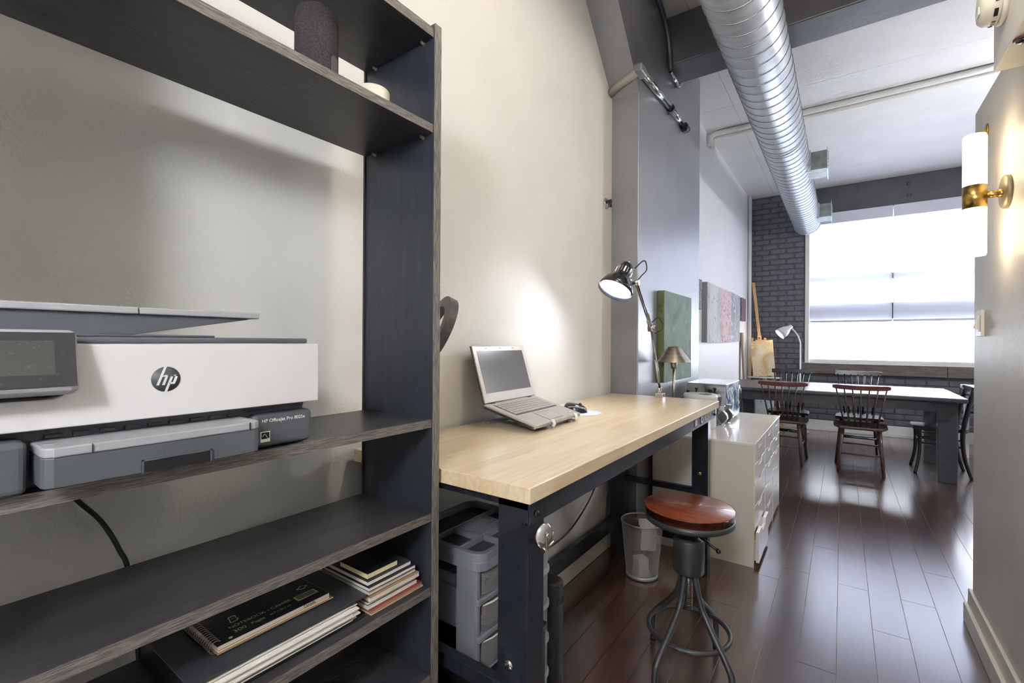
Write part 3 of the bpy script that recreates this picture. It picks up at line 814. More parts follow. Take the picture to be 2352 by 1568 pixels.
for i in range(19):
    xx = -1.028 + i * 0.0078
    M().tube([(xx, 0.3595 + 0.0105 * math.cos(q), zn + 0.0075 + 0.0105 * math.sin(q)) for q in [2 * PI * k / 16 for k in range(16)]], 0.0007, 5, closed=True).build('wire_coil', STEELWIRE, nt_, fix=False)
tz = zn + 0.0149
text('cover_text', 'NOTEBOOK \u2022 CAHIER', 0.0118, (-0.914, 0.392, tz), (0, 1, 0), (-1, 0, 0), INKGOLD, cv, 0.0001)
text('cover_text', '300', 0.0150, (-0.896, 0.392, tz), (0, 1, 0), (-1, 0, 0), INKGOLD, cv, 0.0001)
text('cover_text', 'Pages', 0.0110, (-0.896, 0.4235, tz), (0, 1, 0), (-1, 0, 0), INKGOLD, cv, 0.0001)
text('cover_text', '26.7 x 20.3 cm', 0.0070, (-0.896, 0.458, tz), (0, 1, 0), (-1, 0, 0), INKGOLD, cv, 0.0001)
text('cover_logo', 'B', 0.034, (-0.938, 0.398, tz), (0, 1, 0), (-1, 0, 0), INKGOLD, cv, 0.0001, shear=0.2)
text('cover_logo', 'B', 0.024, (-0.9375, 0.4012, tz + 0.0002), (0, 1, 0), (-1, 0, 0), COVERK, cv, 0.0001, shear=0.2)
bcd = M().box(-0.917, -0.896, 0.515, 0.560, tz - 0.0002, tz + 0.0001).build('barcode_field', INKGOLD, cv, bev=0.0)
yy = 0.519
while yy < 0.556:
    w = random.choice((0.0006, 0.0009, 0.0014))
    M().box(-0.915, -0.8995, yy, yy + w, tz + 0.0001, tz + 0.0003).build('bar', COVERK, bcd, fix=False)
    yy += w + random.choice((0.0007, 0.0011))
M().prism([(-0.940, 0.535), (-0.931, 0.548), (-0.940, 0.561), (-0.949, 0.548)], 'z', tz - 0.0002, tz).build('emblem', INKGOLD, cv)
M().prism([(-0.940, 0.540), (-0.9345, 0.548), (-0.940, 0.556), (-0.9455, 0.548)], 'z', tz, tz + 0.0002).build('emblem_field', COVERK, cv)
M().lathe([(0.0035, 0), (0.0035, 0.0002), (0, 0.0002)], 16, frame((-0.884, 0.382, tz - 0.0002), (0, 0, 1))).build('punch_hole', INKGOLD, cv)
text('page_text', 'Canada', 0.0085, (-0.8765, 0.515, zn + 0.0095), (0, 1, 0), (0, 0, 1), COVERK, nt_, 0.0001)

def book(nm, x0, x1, y0, y1, z0, th, cover, pages, label, rz=0.0):
    t = thing(nm, label, 'book', ((x0 + x1) / 2, (y0 + y1) / 2, z0), rz, 'books stacked at the end of the shelf')
    hx, hy = (x1 - x0) / 2, (y1 - y0) / 2
    ct = 0.0012
    M().box(-hx, hx, -hy, hy, 0, ct).box(-hx, -hx + ct, -hy, hy, ct, th - ct).build('back_cover', cover, t, world=False)
    M().box(-hx, hx, -hy, hy, th - ct, th).build('front_cover', cover, t, world=False)
    M().box(-hx + ct, hx - 0.0006, -hy + 0.0006, hy - 0.0006, ct, th - ct).build('page_block', pages, t, world=False)
    return t
z = zs
stack = [('magazine', -1.02, -0.826, 0.64, 0.792, 0.004, COVERT, PAGES, 'thin tan booklet at the very bottom of the book stack'),
         ('magazine', -1.03, -0.832, 0.642, 0.795, 0.0035, COVERR, PAGES, 'dark red booklet low in the book stack'),
         ('magazine', -1.02, -0.838, 0.641, 0.783, 0.006, COVERW, PAGES, 'white booklet above the dark red one in the stack'),
         ('paperback_book', -1.03, -0.842, 0.643, 0.782, 0.008, COVERK, PAGES, 'black-backed booklet under the tan book'),
         ('paperback_book', -1.03, -0.835, 0.644, 0.788, 0.011, COVERT, PAGES, 'tan-topped book in the middle of the stack'),
         ('paperback_book', -1.02, -0.842, 0.646, 0.782, 0.011, COVERG, PAGES, 'charcoal book with pale page edges above the tan one'),
         ('paperback_book', -1.01, -0.838, 0.643, 0.778, 0.009, COVERK, PAPER, 'soft black notebook with folded white edge in the stack'),
         ('paperback_book', -1.00, -0.845, 0.645, 0.770, 0.010, COVERG, PAPER, 'large glossy charcoal paperback second from the top of the stack'),
         ('paperback_book', -0.955, -0.852, 0.650, 0.735, 0.013, COVERK, YELLOWP, 'small black book with cream edges on top of the stack')]
for nm, a, b, c, d, th, cvr, pg, lb in stack:
    book(nm, a, b, c, d, z + 0.0002, th, cvr, pg, lb)
    z += th + 0.0004

# ================================================================== WORKBENCH
DT, DTH = 0.953, 0.036
DX0, DX1, DY0, DY1 = -1.165, -0.547, 0.838, 2.722
dk = thing('workbench', 'butcher-block workbench with dark steel frame along the wall', 'desk', ((DX0 + DX1) / 2, (DY0 + DY1) / 2, 0))
M().box(DX0, DX1, DY0, DY1, DT - DTH, DT).build('desktop', BUTCHER, dk, bev=0.002)
zt = DT - DTH
ap = M().box(DX1 - 0.017, DX1 - 0.014, DY0 + 0.02, DY1 - 0.02, zt - 0.053, zt).box(DX1 - 0.05, DX1 - 0.014, DY0 + 0.02, DY1 - 0.02, zt - 0.056, zt - 0.053).build('front_apron', STEELBLUE, dk, bev=0.001)
M().box(DX0 + 0.03, DX0 + 0.033, DY0 + 0.02, DY1 - 0.02, zt - 0.053, zt).build('rear_apron', STEELBLUE, dk)
for yy in (DY0 + 0.02, DY1 - 0.023):
    M().box(DX0 + 0.033, DX1 - 0.017, yy, yy + 0.003, zt - 0.022, zt).build('end_apron', STEELBLUE, dk)
def leg(x0, x1, y0, y1):
    o = M().box(x0, x1, y0, y0 + 0.004, 0.0, zt - 0.0).box(x1 - 0.004, x1, y0 + 0.004, y1, 0.0, zt).box(x0, x0 + 0.004, y0 + 0.004, y1, 0.0, zt).build('leg', STEELBLUE, dk, bev=0.001)
    M().box(x0 + 0.006, x1 - 0.006, y0 + 0.006, y1 - 0.004, 0.02, zt - 0.06).build('inner_post', STEELBLUE, o)
    M().cyl(((x0 + x1) / 2, (y0 + y1) / 2, 0.0), ((x0 + x1) / 2, (y0 + y1) / 2, 0.03), 0.03).build('foot', BAKELITE, o)
    return o
lg1 = leg(-0.648, DX1 - 0.018, 0.858, 0.925)
lg2 = leg(-0.672, -0.588, 2.655, 2.715)
lg3 = leg(-1.145, -1.058, 2.655, 2.715)
lg4 = leg(-1.145, -1.058, 0.858, 0.925)
for i in range(14):
    zz_ = 0.30 + i * 0.035
    M().cyl((-1.10, 2.6545, zz_), (-1.10, 2.657, zz_), 0.004, n=8).build('adjust_hole', BAKELITE, lg3)
for px_, pz_ in ((-0.630, 0.555),):
    M().lathe([(0.011, 0), (0.011, 0.005), (0.006, 0.007), (0, 0.0072)], 16, frame((px_, 2.655, pz_), (0, -1, 0))).build('bolt', BRASS, lg2)
M().lathe([(0.012, 0), (0.012, 0.005), (0.006, 0.007), (0, 0.0072)], 16, frame((-0.615, 0.858, 0.535), (0, -1, 0))).build('bolt', CHROME, lg1)
for yy in (0.885, DY1 - 0.035):
    M().lathe([(0.0075, 0), (0.007, 0.004), (0, 0.005)], 14, frame((DX1 - 0.014, yy, zt - 0.035), (1, 0, 0))).build('bolt', BAKELITE, ap)
M().box(-1.058, -0.672, 2.672, 2.70, 0.435, 0.468).build('stretcher', STEELBLUE, dk, bev=0.002)
M().box(-1.058, -0.672, 2.672, 2.70, 0.155, 0.205).build('stretcher', STEELBLUE, dk, bev=0.002)
M().box(-1.152, -1.120, 0.925, 2.655, 0.135, 0.215).build('lower_rail', STEELBLUE, dk, bev=0.003)
M().box(-1.058, -0.648, 0.872, 0.90, 0.155, 0.205).build('stretcher', STEELBLUE, dk, bev=0.002)
M().box(-1.058, -0.648, 0.872, 0.90, 0.43, 0.468).build('stretcher', STEELBLUE, dk, bev=0.002)
# badge and slots on the apron
bd_ = M().box(DX1 - 0.014, DX1 - 0.0125, 2.375, 2.60, zt - 0.046, zt - 0.006).build('badge', BAKELITE, ap, bev=0.001)
text('badge_text', 'HUSKY', 0.045, (DX1 - 0.0122, 2.445, zt - 0.026), (0, 1, 0), (0, 0, 1), INKW, bd_, 0.0002)
M().prism([(2.40 + 0.022 * math.cos(q), zt - 0.026 + 0.016 * math.sin(q)) for q in [2 * PI * i / 20 for i in range(20)]], 'x', DX1 - 0.0125, DX1 - 0.0122).build('badge_emblem', INKW, bd_)
M().prism([(2.402 + 0.012 * math.cos(q), zt - 0.026 + 0.009 * math.sin(q)) for q in [2 * PI * i / 20 for i in range(20)]], 'x', DX1 - 0.0122, DX1 - 0.0120).build('badge_field', BAKELITE, bd_)
M().box(DX1 - 0.014, DX1 - 0.0128, 2.255, 2.31, zt - 0.045, zt - 0.008).build('socket_plate', BAKELITE, ap)
for yy in (2.275, 2.297):
    M().prism([(yy + 0.007 * math.cos(q), zt - 0.026 + 0.016 * math.sin(q)) for q in [2 * PI * i / 16 for i in range(16)]], 'x', DX1 - 0.0128, DX1 - 0.0118).build('socket_face', INKW, ap)

# metal clip on the near leg
ck = (DX1 - 0.006, 0.898, 0.832)
t = thing('bulldog_clip', 'round nickel clip hanging on the near workbench leg', 'clip', (DX1 - 0.018, 0.898, 0.80))
M().lathe([(0.0, 0), (0.021, 0), (0.023, 0.004), (0.020, 0.009), (0.008, 0.012), (0.0, 0.0125)], 28, frame((DX1 + 0.002, 0.888, 0.836), (0.85, -0.5, 0.1)), sy=1.25).build('disc', CHROME, t)
M().box(DX1 + 0.012, DX1 + 0.017, 0.880, 0.890, 0.806, 0.848).build('strap', BRUSHED, t, bev=0.002)
M().cyl((DX1 + 0.008, 0.878, 0.806), (DX1 + 0.008, 0.918, 0.812), 0.006).cyl((DX1 + 0.008, 0.911, 0.812), (DX1 + 0.012, 0.918, 0.838), 0.0035).cyl((DX1 - 0.018, 0.898, 0.815), (DX1 + 0.01, 0.894, 0.812), 0.006).build('hinge', BRUSHED, t)
M().cyl((DX1 + 0.014, 0.885, 0.840), (DX1 + 0.020, 0.883, 0.840), 0.005).build('rivet', CHROME, t)

# ------------------------------------------------------------------ laptop and stand
LFv, ey, tl, ln = Vector((-0.856, 1.340, 0.981)), rad(1.66), rad(14.4), rad(72.7)
LW, LD, LH = 0.362, 0.227, 0.222
e_ = Vector((-math.sin(ey), math.cos(ey), 0))
b_ = Vector((-math.cos(ey) * math.cos(tl), -math.sin(ey) * math.cos(tl), math.sin(tl)))
n_ = e_.cross(b_) * 1.0
if n_.z < 0: n_ = -n_
base_m = Matrix((e_, b_, n_)).transposed().to_4x4(); base_m.translation = LFv
s_ = Vector((-math.cos(ey) * math.cos(ln), -math.sin(ey) * math.cos(ln), math.sin(ln)))
sn = s_.cross(e_)
if sn.x < 0: sn = -sn
scr_m = Matrix((e_, s_, sn)).transposed().to_4x4(); scr_m.translation = LFv + b_ * (LD - 0.004) + n_ * 0.004
lt = thing('laptop', 'open grey laptop raised on a stand on the workbench', 'laptop', (-0.96, 1.52, DT))
lb_ = M().box(0, LW, 0, LD, -0.014, 0.0, base_m).build('base', LAPTOPS, lt, bev=0.003)
M().box(-0.001, LW + 0.001, 0.004, LD, -0.0155, -0.006, base_m).build('underside', LAPTOPK, lt, bev=0.002)
for i in range(10):
    M().box(-0.0018, -0.0008, 0.06 + i * 0.009, 0.066 + i * 0.009, -0.0125, -0.0075, base_m).build('vent', PRINTERK, lt)
rows = [14, 14, 14, 13, 12]
kd = M().box(0.028, LW - 0.028, 0.098, 0.205, 0.0, 0.0008, base_m).build('key_well', LAPTOPK, lb_)
ky = 0.2035
kw = LW - 0.062
for ri in range(6):
    n = 15 if ri == 0 else 14
    hh = 0.011 if ri == 0 else 0.0168
    wd_ = kw / n
    for ci in range(n):
        if ri == 5 and 4 <= ci <= 8:
            if ci != 4: continue
            M().box(0.031 + ci * wd_ + 0.0012, 0.031 + (ci + 5) * wd_ - 0.0012, ky - hh + 0.0012, ky - 0.0012, 0.0008, 0.0024, base_m).build('key', KEYS, lb_, fix=False)
            continue
        M().box(0.031 + ci * wd_ + 0.0012, 0.031 + (ci + 1) * wd_ - 0.0012, ky - hh + 0.0012, ky - 0.0012, 0.0008, 0.0024, base_m).build('key', KEYS, lb_, fix=False)
    ky -= hh + 0.0007
M().box(0.125, 0.235, 0.014, 0.078, 0.0, 0.0006, base_m).build('touchpad_gap', LAPTOPK, lb_)
M().box(0.126, 0.234, 0.015, 0.077, 0.0004, 0.0010, base_m).build('touchpad', LAPTOPS, lb_)
for a, b in ((0.126, 0.160), (0.162, 0.198), (0.200, 0.234)):
    M().box(a, b, 0.081, 0.0955, 0.0002, 0.0012, base_m).build('click_button', LAPTOPS, lb_)
M().box(0.318, 0.332, 0.028, 0.034, 0.0, 0.0005, base_m).build('palm_badge', INKW, lb_)
ls = M().box(0, LW, 0, LH, -0.007, 0.0, scr_m).build('lid', LAPTOPS, lt, bev=0.002)
M().box(-0.0008, LW + 0.0008, -0.001, LH + 0.001, -0.009, -0.0055, scr_m).build('lid_back', LAPTOPK, lt, bev=0.001)
M().box(0.022, LW - 0.022, 0.036, LH - 0.020, 0.0, 0.0006, scr_m).build('screen', LSCREEN, ls)
for xx in (0.085, LW / 2, LW - 0.09):
    M().box(xx - 0.006, xx + 0.006, LH - 0.0115, LH - 0.0085, 0.0, 0.0006, scr_m).build('camera_slot', LAPTOPK, ls)
for xx in (0.05, LW - 0.05):
    M().box(xx - 0.012, xx + 0.012, LD - 0.008, LD + 0.006, -0.012, 0.003, base_m).build('hinge', LAPTOPK, lt, bev=0.002)
ld = thing('laptop_stand', 'grey folding stand holding up the laptop', 'stand', (-0.95, 1.52, DT))
for xx in (0.105, 0.285):
    p = lambda u, v: base_m @ Vector((xx, u, v))
    fr = p(0.0, -0.016)
    M().tube([(p(0.19, -0.02)), (p(0.02, -0.021)), (p(-0.012, -0.016)), (p(-0.016, -0.004)), (p(-0.008, 0.004))], 0.0055, 8).build('arm', ORGP, ld)
    M().tube([(p(-0.016, -0.010)), (p(-0.019, -0.002)), (p(-0.012, 0.007)), (p(-0.004, 0.006))], 0.0068, 8).build('hook_pad', WHITEPLASTIC, ld)
    rr_ = p(0.185, -0.02)
    M().tube([(rr_.x + 0.0, rr_.y, rr_.z - 0.004), (-1.0, rr_.y, DT + 0.007)], 0.005, 8).build('strut', ORGP, ld)
    M().tube([(fr.x - 0.005, fr.y, DT + 0.006), (-1.11, fr.y, DT + 0.006)], 0.0055, 8).build('base_bar', ORGP, ld)
M().box(-1.125, -1.10, 1.40, 1.65, DT, DT + 0.009).build('cross_bar', ORGP, ld, bev=0.002)
M().box(-0.905, -0.885, 1.44, 1.63, DT, DT + 0.009).build('cross_bar', ORGP, ld, bev=0.002)

# mouse and pad
pc = (-0.955, 1.872)
tag(M().lathe([(0.0, DT), (0.092, DT), (0.093, DT + 0.001), (0.092, DT + 0.0025), (0.0, DT + 0.003)], 48, Matrix.Translation((pc[0], pc[1], 0))).build('mouse_pad', PADW), 'round pale mouse pad on the workbench', 'mouse pad')
ms = thing('computer_mouse', 'black wireless mouse on the round pad behind the laptop', 'mouse', (-0.975, 1.845, DT + 0.003))
mmx = Matrix.Translation((-0.972, 1.852, DT + 0.003)) @ Matrix.Rotation(rad(25), 4, 'Z')
mv, mf = [], []
NU, NV = 20, 8
for j in range(NV + 1):
    for i in range(NU):
        a = 2 * PI * i / NU; ph = j / NV * PI / 2
        rr_ = math.cos(ph) ** 0.55
        x_ = 0.055 * math.cos(a) * rr_ * (1.0 if math.cos(a) > 0 else 0.95)
        y_ = 0.036 * math.sin(a) * rr_ * (1 - 0.10 * math.cos(2 * a))
        z_ = 0.040 * math.sin(ph) ** 0.8 * (1 - 5.0 * (x_ - 0.0) * 0.9 * 1.0)
        mv.append((x_, y_, max(z_, 0)))
for j in range(NV):
    for i in range(NU):
        mf.append((j * NU + i, j * NU + (i + 1) % NU, (j + 1) * NU + (i + 1) % NU, (j + 1) * NU + i))
M().add(mv, mf, True, mmx).build('shell', MOUSEK, ms)
M().cyl((0.022, -0.004, 0.034), (0.022, 0.004, 0.034), 0.008, n=16, mx=mmx).build('wheel', RUBBER, ms)
M().tube([(0.045, -0.02, 0.02), (0.01, -0.031, 0.028), (-0.03, -0.030, 0.026)], 0.004, 6, mx=mmx).build('side_buttons', PRINTERL, ms)

# ring light
rl = thing('ring_light', 'dark ring lamp standing on the workbench behind the bookcase', 'lamp', (-1.115, 1.10, DT))
rc, rax = Vector((-1.062, 1.070, 1.305)), Vector((-0.435, -0.80, 0.41)).normalized()
rfm = frame(rc, rax, (0.364, 0.26, 0.894))
prof = [(0.116, 0.015), (0.116, -0.015), (0.078, -0.015), (0.078, 0.015)]
n = 48
vs, fs = [], []
for i in range(n):
    a = 2 * PI * i / n
    for r_, z_ in prof:
        vs.append((r_ * math.cos(a), r_ * math.sin(a), z_))
for i in range(n):
    for k in range(4):
        fs.append((i * 4 + k, ((i + 1) % n) * 4 + k, ((i + 1) % n) * 4 + (k + 1) % 4, i * 4 + (k + 1) % 4))
M().add(vs, fs, False, rfm).build('ring', mat('slate ring plastic', '#4f555b', 0.35, col2='#5d5450', ns=12), rl, bev=0.002)
lowp = rfm @ Vector((-0.105, 0, 0))
M().tube([tuple(lowp), (lowp.x, lowp.y, DT + 0.02)], 0.007, 10).build('stem', BAKELITE, rl)
M().lathe([(0.05, DT), (0.05, DT + 0.012), (0.04, DT + 0.018), (0.0, DT + 0.02)], 28, Matrix.Translation((lowp.x, lowp.y, 0))).build('base', BAKELITE, rl)

# ------------------------------------------------------------------ clamp lamp
cl = thing('clamp_lamp', 'lit black swing-arm lamp clamped to the far workbench edge', 'lamp', (-0.862, 2.69, DT))
base = Vector((-0.862, 2.69, DT))
M().cbox(base + Vector((0, 0.008, 0.012)), (0.045, 0.05, 0.024)).box(-0.875, -0.849, 2.718, 2.724, DT - 0.07, DT).cyl(base + Vector((0, 0.0, 0.02)), base + Vector((0, 0, 0.06)), 0.012).build('clamp', CHROME, cl, bev=0.003)
elbow = Vector((-0.897, 2.64, 1.352))
headj = Vector((-0.775, 2.07, 1.545))
ARMM = mat('dark chrome lamp arm', '#6f6a66', 0.25, 0.9, ns=10)
def arm(a, b, nm):
    d = (b - a).normalized()
    side = d.cross(Vector((1, 0.2, 0))).normalized()
    m = M()
    for s in (-1, 1):
        m.cyl(a + side * 0.011 * s, b + side * 0.011 * s, 0.0048, n=8)
    o = m.build(nm, ARMM, cl)
    sp = M()
    q0, q1 = a + d * 0.03, a + d * 0.17
    sp.cyl(q0 + side * 0.024, q1 + side * 0.02, 0.0065, n=10)
    sp.build('spring', STEELWIRE, o)
    sp2 = M().cyl(q0 - side * 0.024, q1 - side * 0.02, 0.0065, n=10)
    sp2.build('spring', STEELWIRE, o)
    return o
lo0 = base + Vector((0, 0, 0.055))
arm(lo0, elbow, 'lower_arm')
arm(elbow, headj, 'upper_arm')
M().cyl(elbow + Vector((-0.012, -0.01, 0)), elbow + Vector((0.014, 0.01, 0)), 0.021, n=18).build('elbow_joint', CHROME, cl)
rimc = Vector((-0.850, 2.00, 1.505))
topc = rimc - Vector((-0.193, -0.511, -0.838)).normalized() * 0.160
ax = (rimc - topc).normalized()
hl = (rimc - topc).length
hfm = frame(topc, ax, (1, 0, 0))
LS = 0.9
hl /= LS
hfm = hfm @ Matrix.Scale(LS, 4)
prof = [(0.0, -0.001), (0.018, 0.001), (0.033, 0.012), (0.040, 0.03), (0.042, 0.045), (0.044, 0.085), (0.050, 0.096), (0.066, 0.110), (0.080, 0.130), (0.088, 0.155), (0.090, hl)]
sh = M().lathe(prof + [(0.088, hl), (0.085, 0.155), (0.077, 0.132), (0.064, 0.113), (0.048, 0.10), (0.03, 0.098)], 40, hfm, sm=True)
sh.f = sh.f[:-1] if False else sh.f
sh.build('shade', LAMPBLACK, cl)
for i in range(18):
    a = 2 * PI * i / 18
    M().box(0.0415, 0.0440, -0.0022, 0.0022, 0.045, 0.075, hfm @ Matrix.Rotation(a, 4, 'Z')).build('vent_slot', CHROME, cl)
M().lathe([(0.0, hl - 0.006), (0.06, hl - 0.008), (0.078, hl - 0.014), (0.076, hl - 0.02), (0.03, hl - 0.06), (0.0, hl - 0.065)], 32, hfm).build('bulb', BULB, cl)
M().cyl(topc - ax * 0.0, topc - ax * 0.018, 0.006, 0.004, n=10).build('switch', CHROME, cl)
jb = topc + ax * 0.08
M().cyl(headj, jb + (headj - jb) * 0.3, 0.009, n=10).cyl(headj + Vector((-0.014, 0, 0)), headj + Vector((0.014, 0, 0)), 0.013).build('head_joint', CHROME, cl)
M().tube(smooth_path([topc + Vector((0.02, 0.035, -0.02)), topc + Vector((0.06, 0.05, 0.015)), topc + Vector((0.075, 0.04, -0.03)), headj + Vector((0.02, 0.01, 0.03)), headj]), 0.003, 6).tube(smooth_path([elbow + Vector((0, 0.0, 0.03)), elbow + Vector((0.04, 0.01, 0.06)), elbow + Vector((0.06, 0.02, 0.0)), elbow + Vector((0.02, 0.0, -0.03))]), 0.003, 6).build('lamp_cable', BLACKCABLE, cl)
# ------------------------------------------------------------------ drawer cabinets
yb = [2.921, 3.37, 3.785, 4.20]
labs = ['white drawer cabinet nearest the workbench, its side toward the stool', 'middle one of the three white drawer cabinets', 'white drawer cabinet farthest from the workbench']
for ci in range(3):
    a, b = yb[ci] + 0.0025, yb[ci + 1] - 0.0025
    t = thing('drawer_cabinet', labs[ci], 'cabinet', (-0.69, (a + b) / 2, 0), 0, 'white drawer cabinets in a row')
    M().box(-0.98, -0.400, a, a + 0.016, 0.0, 0.684).box(-0.98, -0.400, b - 0.016, b, 0.0, 0.684).box(-0.98, -0.970, a + 0.016, b - 0.016, 0.02, 0.684).box(-0.97, -0.42, a + 0.016, b - 0.016, 0.02, 0.035).build('body', ALEXSIDE, t, bev=0.001)
    M().box(-0.98, -0.396, a, b, 0.685, 0.70).build('top', ALEXW, t, bev=0.002)
    zz_ = 0.682
    hts = [0.103, 0.103, 0.138, 0.138, 0.176] if ci != 2 else [0.103, 0.103, 0.118, 0.138, 0.196]
    for di, h in enumerate(hts):
        out = 0.022 if (ci == 0 and di == 4) else 0.0
        ya, yc, yd = a + 0.018, (a + b) / 2, b - 0.018
        hwid = 0.085
        z1, z0 = zz_ - 0.002, zz_ - h + 0.002
        poly = [(ya, z0), (yd, z0), (yd, z1), (yc + hwid, z1), (yc + hwid * 0.7, z1 - 0.030), (yc - hwid * 0.7, z1 - 0.030), (yc - hwid, z1), (ya, z1)]
        d = M().prism(poly, 'x', -0.415 + out, -0.399 + out).build('drawer', ALEXW, t, bev=0.0012)
        M().box(-0.90, -0.416 + out, ya + 0.012, yd - 0.012, z0 + 0.006, z1 - 0.045).build('drawer_box', ALEXSIDE, d)
        M().box(-0.424 + out, -0.416 + out, yc - hwid, yc + hwid, z1 - 0.038, z1 - 0.001).build('pull_recess', ALEXSIDE, d)
        zz_ -= h

# steel appliance with blue panel
apx = thing('microwave', 'mirror steel countertop oven with blue marbled front', 'appliance', (-0.805, 3.83, 0.70))
M().box(-0.945, -0.672, 3.58, 4.08, 0.722, 0.973).build('case', CHROME, apx, bev=0.004)
fpv = []
nn = 12
fm_ = M()
poly = [(3.585, -0.672)] + [(3.585 + 0.49 * i / nn, -0.668 + 0.018 * math.sin(PI * i / nn)) for i in range(nn + 1)] + [(4.075, -0.672)]
fm_.prism([(x, y) for y, x in poly], 'z', 0.762, 0.968)
fm_.build('front_panel', ART_BLUEWHITE, apx)
M().prism([(x + 0.001, y) for y, x in poly], 'z', 0.724, 0.762).build('front_base', WHITEPLASTIC, apx)
M().lathe([(0.0, 0), (0.05, 0.0), (0.05, 0.006), (0.04, 0.012), (0.0, 0.014)], 24, frame((-0.651, 3.93, 0.875), (1, 0, 0)), sx=1.0, sy=1.5).build('oval_ring', CHROME, apx)
M().lathe([(0.0, 0), (0.035, 0.0), (0.03, 0.004), (0.0, 0.005)], 24, frame((-0.638, 3.93, 0.875), (1, 0, 0)), sx=1.0, sy=1.5).build('oval_window', BAKELITE, apx)
M().lathe([(0.0, 0), (0.018, 0.0), (0.018, 0.012), (0.0, 0.014)], 18, frame((-0.656, 3.70, 0.84), (1, 0, 0))).build('knob', WHITEPLASTIC, apx)
for xx in (-0.92, -0.70):
    for yy in (3.62, 4.04):
        M().cyl((xx, yy, 0.7005), (xx, yy, 0.723), 0.014).build('foot', BAKELITE, apx)

# white canister
cn = thing('canister', 'white oval lidded canister on the cabinet beside the workbench', 'canister', (-0.775, 3.27, 0.70))
ctm = Matrix.Translation((-0.775, 3.27, 0))
M().lathe([(0.0, 0.701), (0.085, 0.701), (0.098, 0.715), (0.102, 0.89), (0.10, 0.90)], 40, ctm).build('body', WHITEPLASTIC, cn)
M().lathe([(0.107, 0.888), (0.109, 0.915), (0.103, 0.927), (0.0, 0.930)], 40, ctm).build('lid', WHITEPLASTIC, cn)
M().lathe([(0.038, 0.929), (0.040, 0.932), (0.034, 0.932), (0.033, 0.929)], 32, ctm @ Matrix.Translation((0.04, -0.03, 0))).build('lid_ring', PRINTERL, cn)
# moka pots
def moka(x, y, s, label):
    t = thing('moka_pot', label, 'coffee pot', (x, y, 0.70), 0, 'moka pots on the drawer cabinets')
    mx = Matrix.Translation((x, y, 0.70)) @ Matrix.Scale(s, 4)
    M().lathe([(0.0, 0.001), (0.052, 0.001), (0.046, 0.07), (0.043, 0.075)], 8, mx, sm=False).build('boiler', MOKA, t)
    M().lathe([(0.046, 0.075), (0.046, 0.09), (0.040, 0.095), (0.054, 0.185), (0.055, 0.19)], 8, mx, sm=False).build('jug', MOKA, t)
    M().lathe([(0.055, 0.19), (0.03, 0.212), (0.008, 0.22), (0.0, 0.22)], 8, mx, sm=False).build('lid', MOKA, t)
    M().lathe([(0.006, 0.22), (0.007, 0.235), (0.014, 0.25), (0.013, 0.258), (0.0, 0.26)], 12, mx).build('knob', BAKELITE, t)
    M().tube([(-0.045, -0.01, 0.185), (-0.085, -0.03, 0.185), (-0.095, -0.035, 0.17), (-0.088, -0.03, 0.10)], [0.008, 0.01, 0.011, 0.008], 8, mx=mx).build('handle', BAKELITE, t)
moka(-0.905, 3.46, 0.88, 'moka pot standing closest to the grey column')
moka(-0.765, 3.505, 0.92, 'moka pot standing in front of the steel oven, behind the canister')
# two leaf shaped chrome stands
for i, (x, y, lb) in enumerate(((-0.672, 3.455, 'chrome cruet with a dark leaf-shaped face beside the canister'), (-0.655, 3.56, 'chrome cruet with a dark leaf-shaped face next to the oven'))):
    t = thing('cruet', lb, 'cruet', (x, y, 0.70), 0, 'pair of chrome cruets')
    lens = [(0.030 * math.sin(PI * k / 10) * (1 if s > 0 else -1), 0.010 + 0.10 * (k / 10 if s > 0 else 1 - k / 10)) for s in (1, -1) for k in range(10)]
    M().prism([(x + a * 1.15, 0.70 - 0.008 + b * 1.06 + 0.0) for a, b in lens], 'y', y - 0.012, y + 0.02).build('body', CHROME, t, bev=0.003)
    M().prism([(x + a * 0.92, 0.70 + 0.001 + b * 0.93) for a, b in lens], 'y', y - 0.0145, y - 0.0125).build('leaf_face', LEAFD, t)
    M().box(x - 0.016, x + 0.016, y - 0.012, y + 0.02, 0.803, 0.835).build('cap', CHROME, t, bev=0.003)
    M().cyl((x, y, 0.7003), (x, y, 0.706), 0.018).build('foot', CHROME, t)

# nickel table lamp
bl = thing('table_lamp', 'brushed nickel lamp with conical shade in front of the green painting', 'lamp', (-0.872, 3.0, 0.70))
lm_ = Matrix.Translation((-0.872, 3.0, 0))
M().lathe([(0.105, 1.146), (0.104, 1.149), (0.040, 1.236), (0.036, 1.243), (0.012, 1.246), (0.0, 1.247)], 48, lm_).build('shade', BRUSHED, bl)
M().cyl((-0.872, 3.0, 0.71), (-0.872, 3.0, 1.2), 0.0085).build('pole', BRUSHED, bl)
M().lathe([(0.010, 1.10), (0.018, 1.11), (0.02, 1.15), (0.012, 1.16)], 18, lm_).build('socket', BRUSHED, bl)
M().lathe([(0.0, 0.7005), (0.065, 0.7005), (0.065, 0.708), (0.055, 0.714), (0.0, 0.718)], 32, lm_).build('base', BRUSHED, bl)

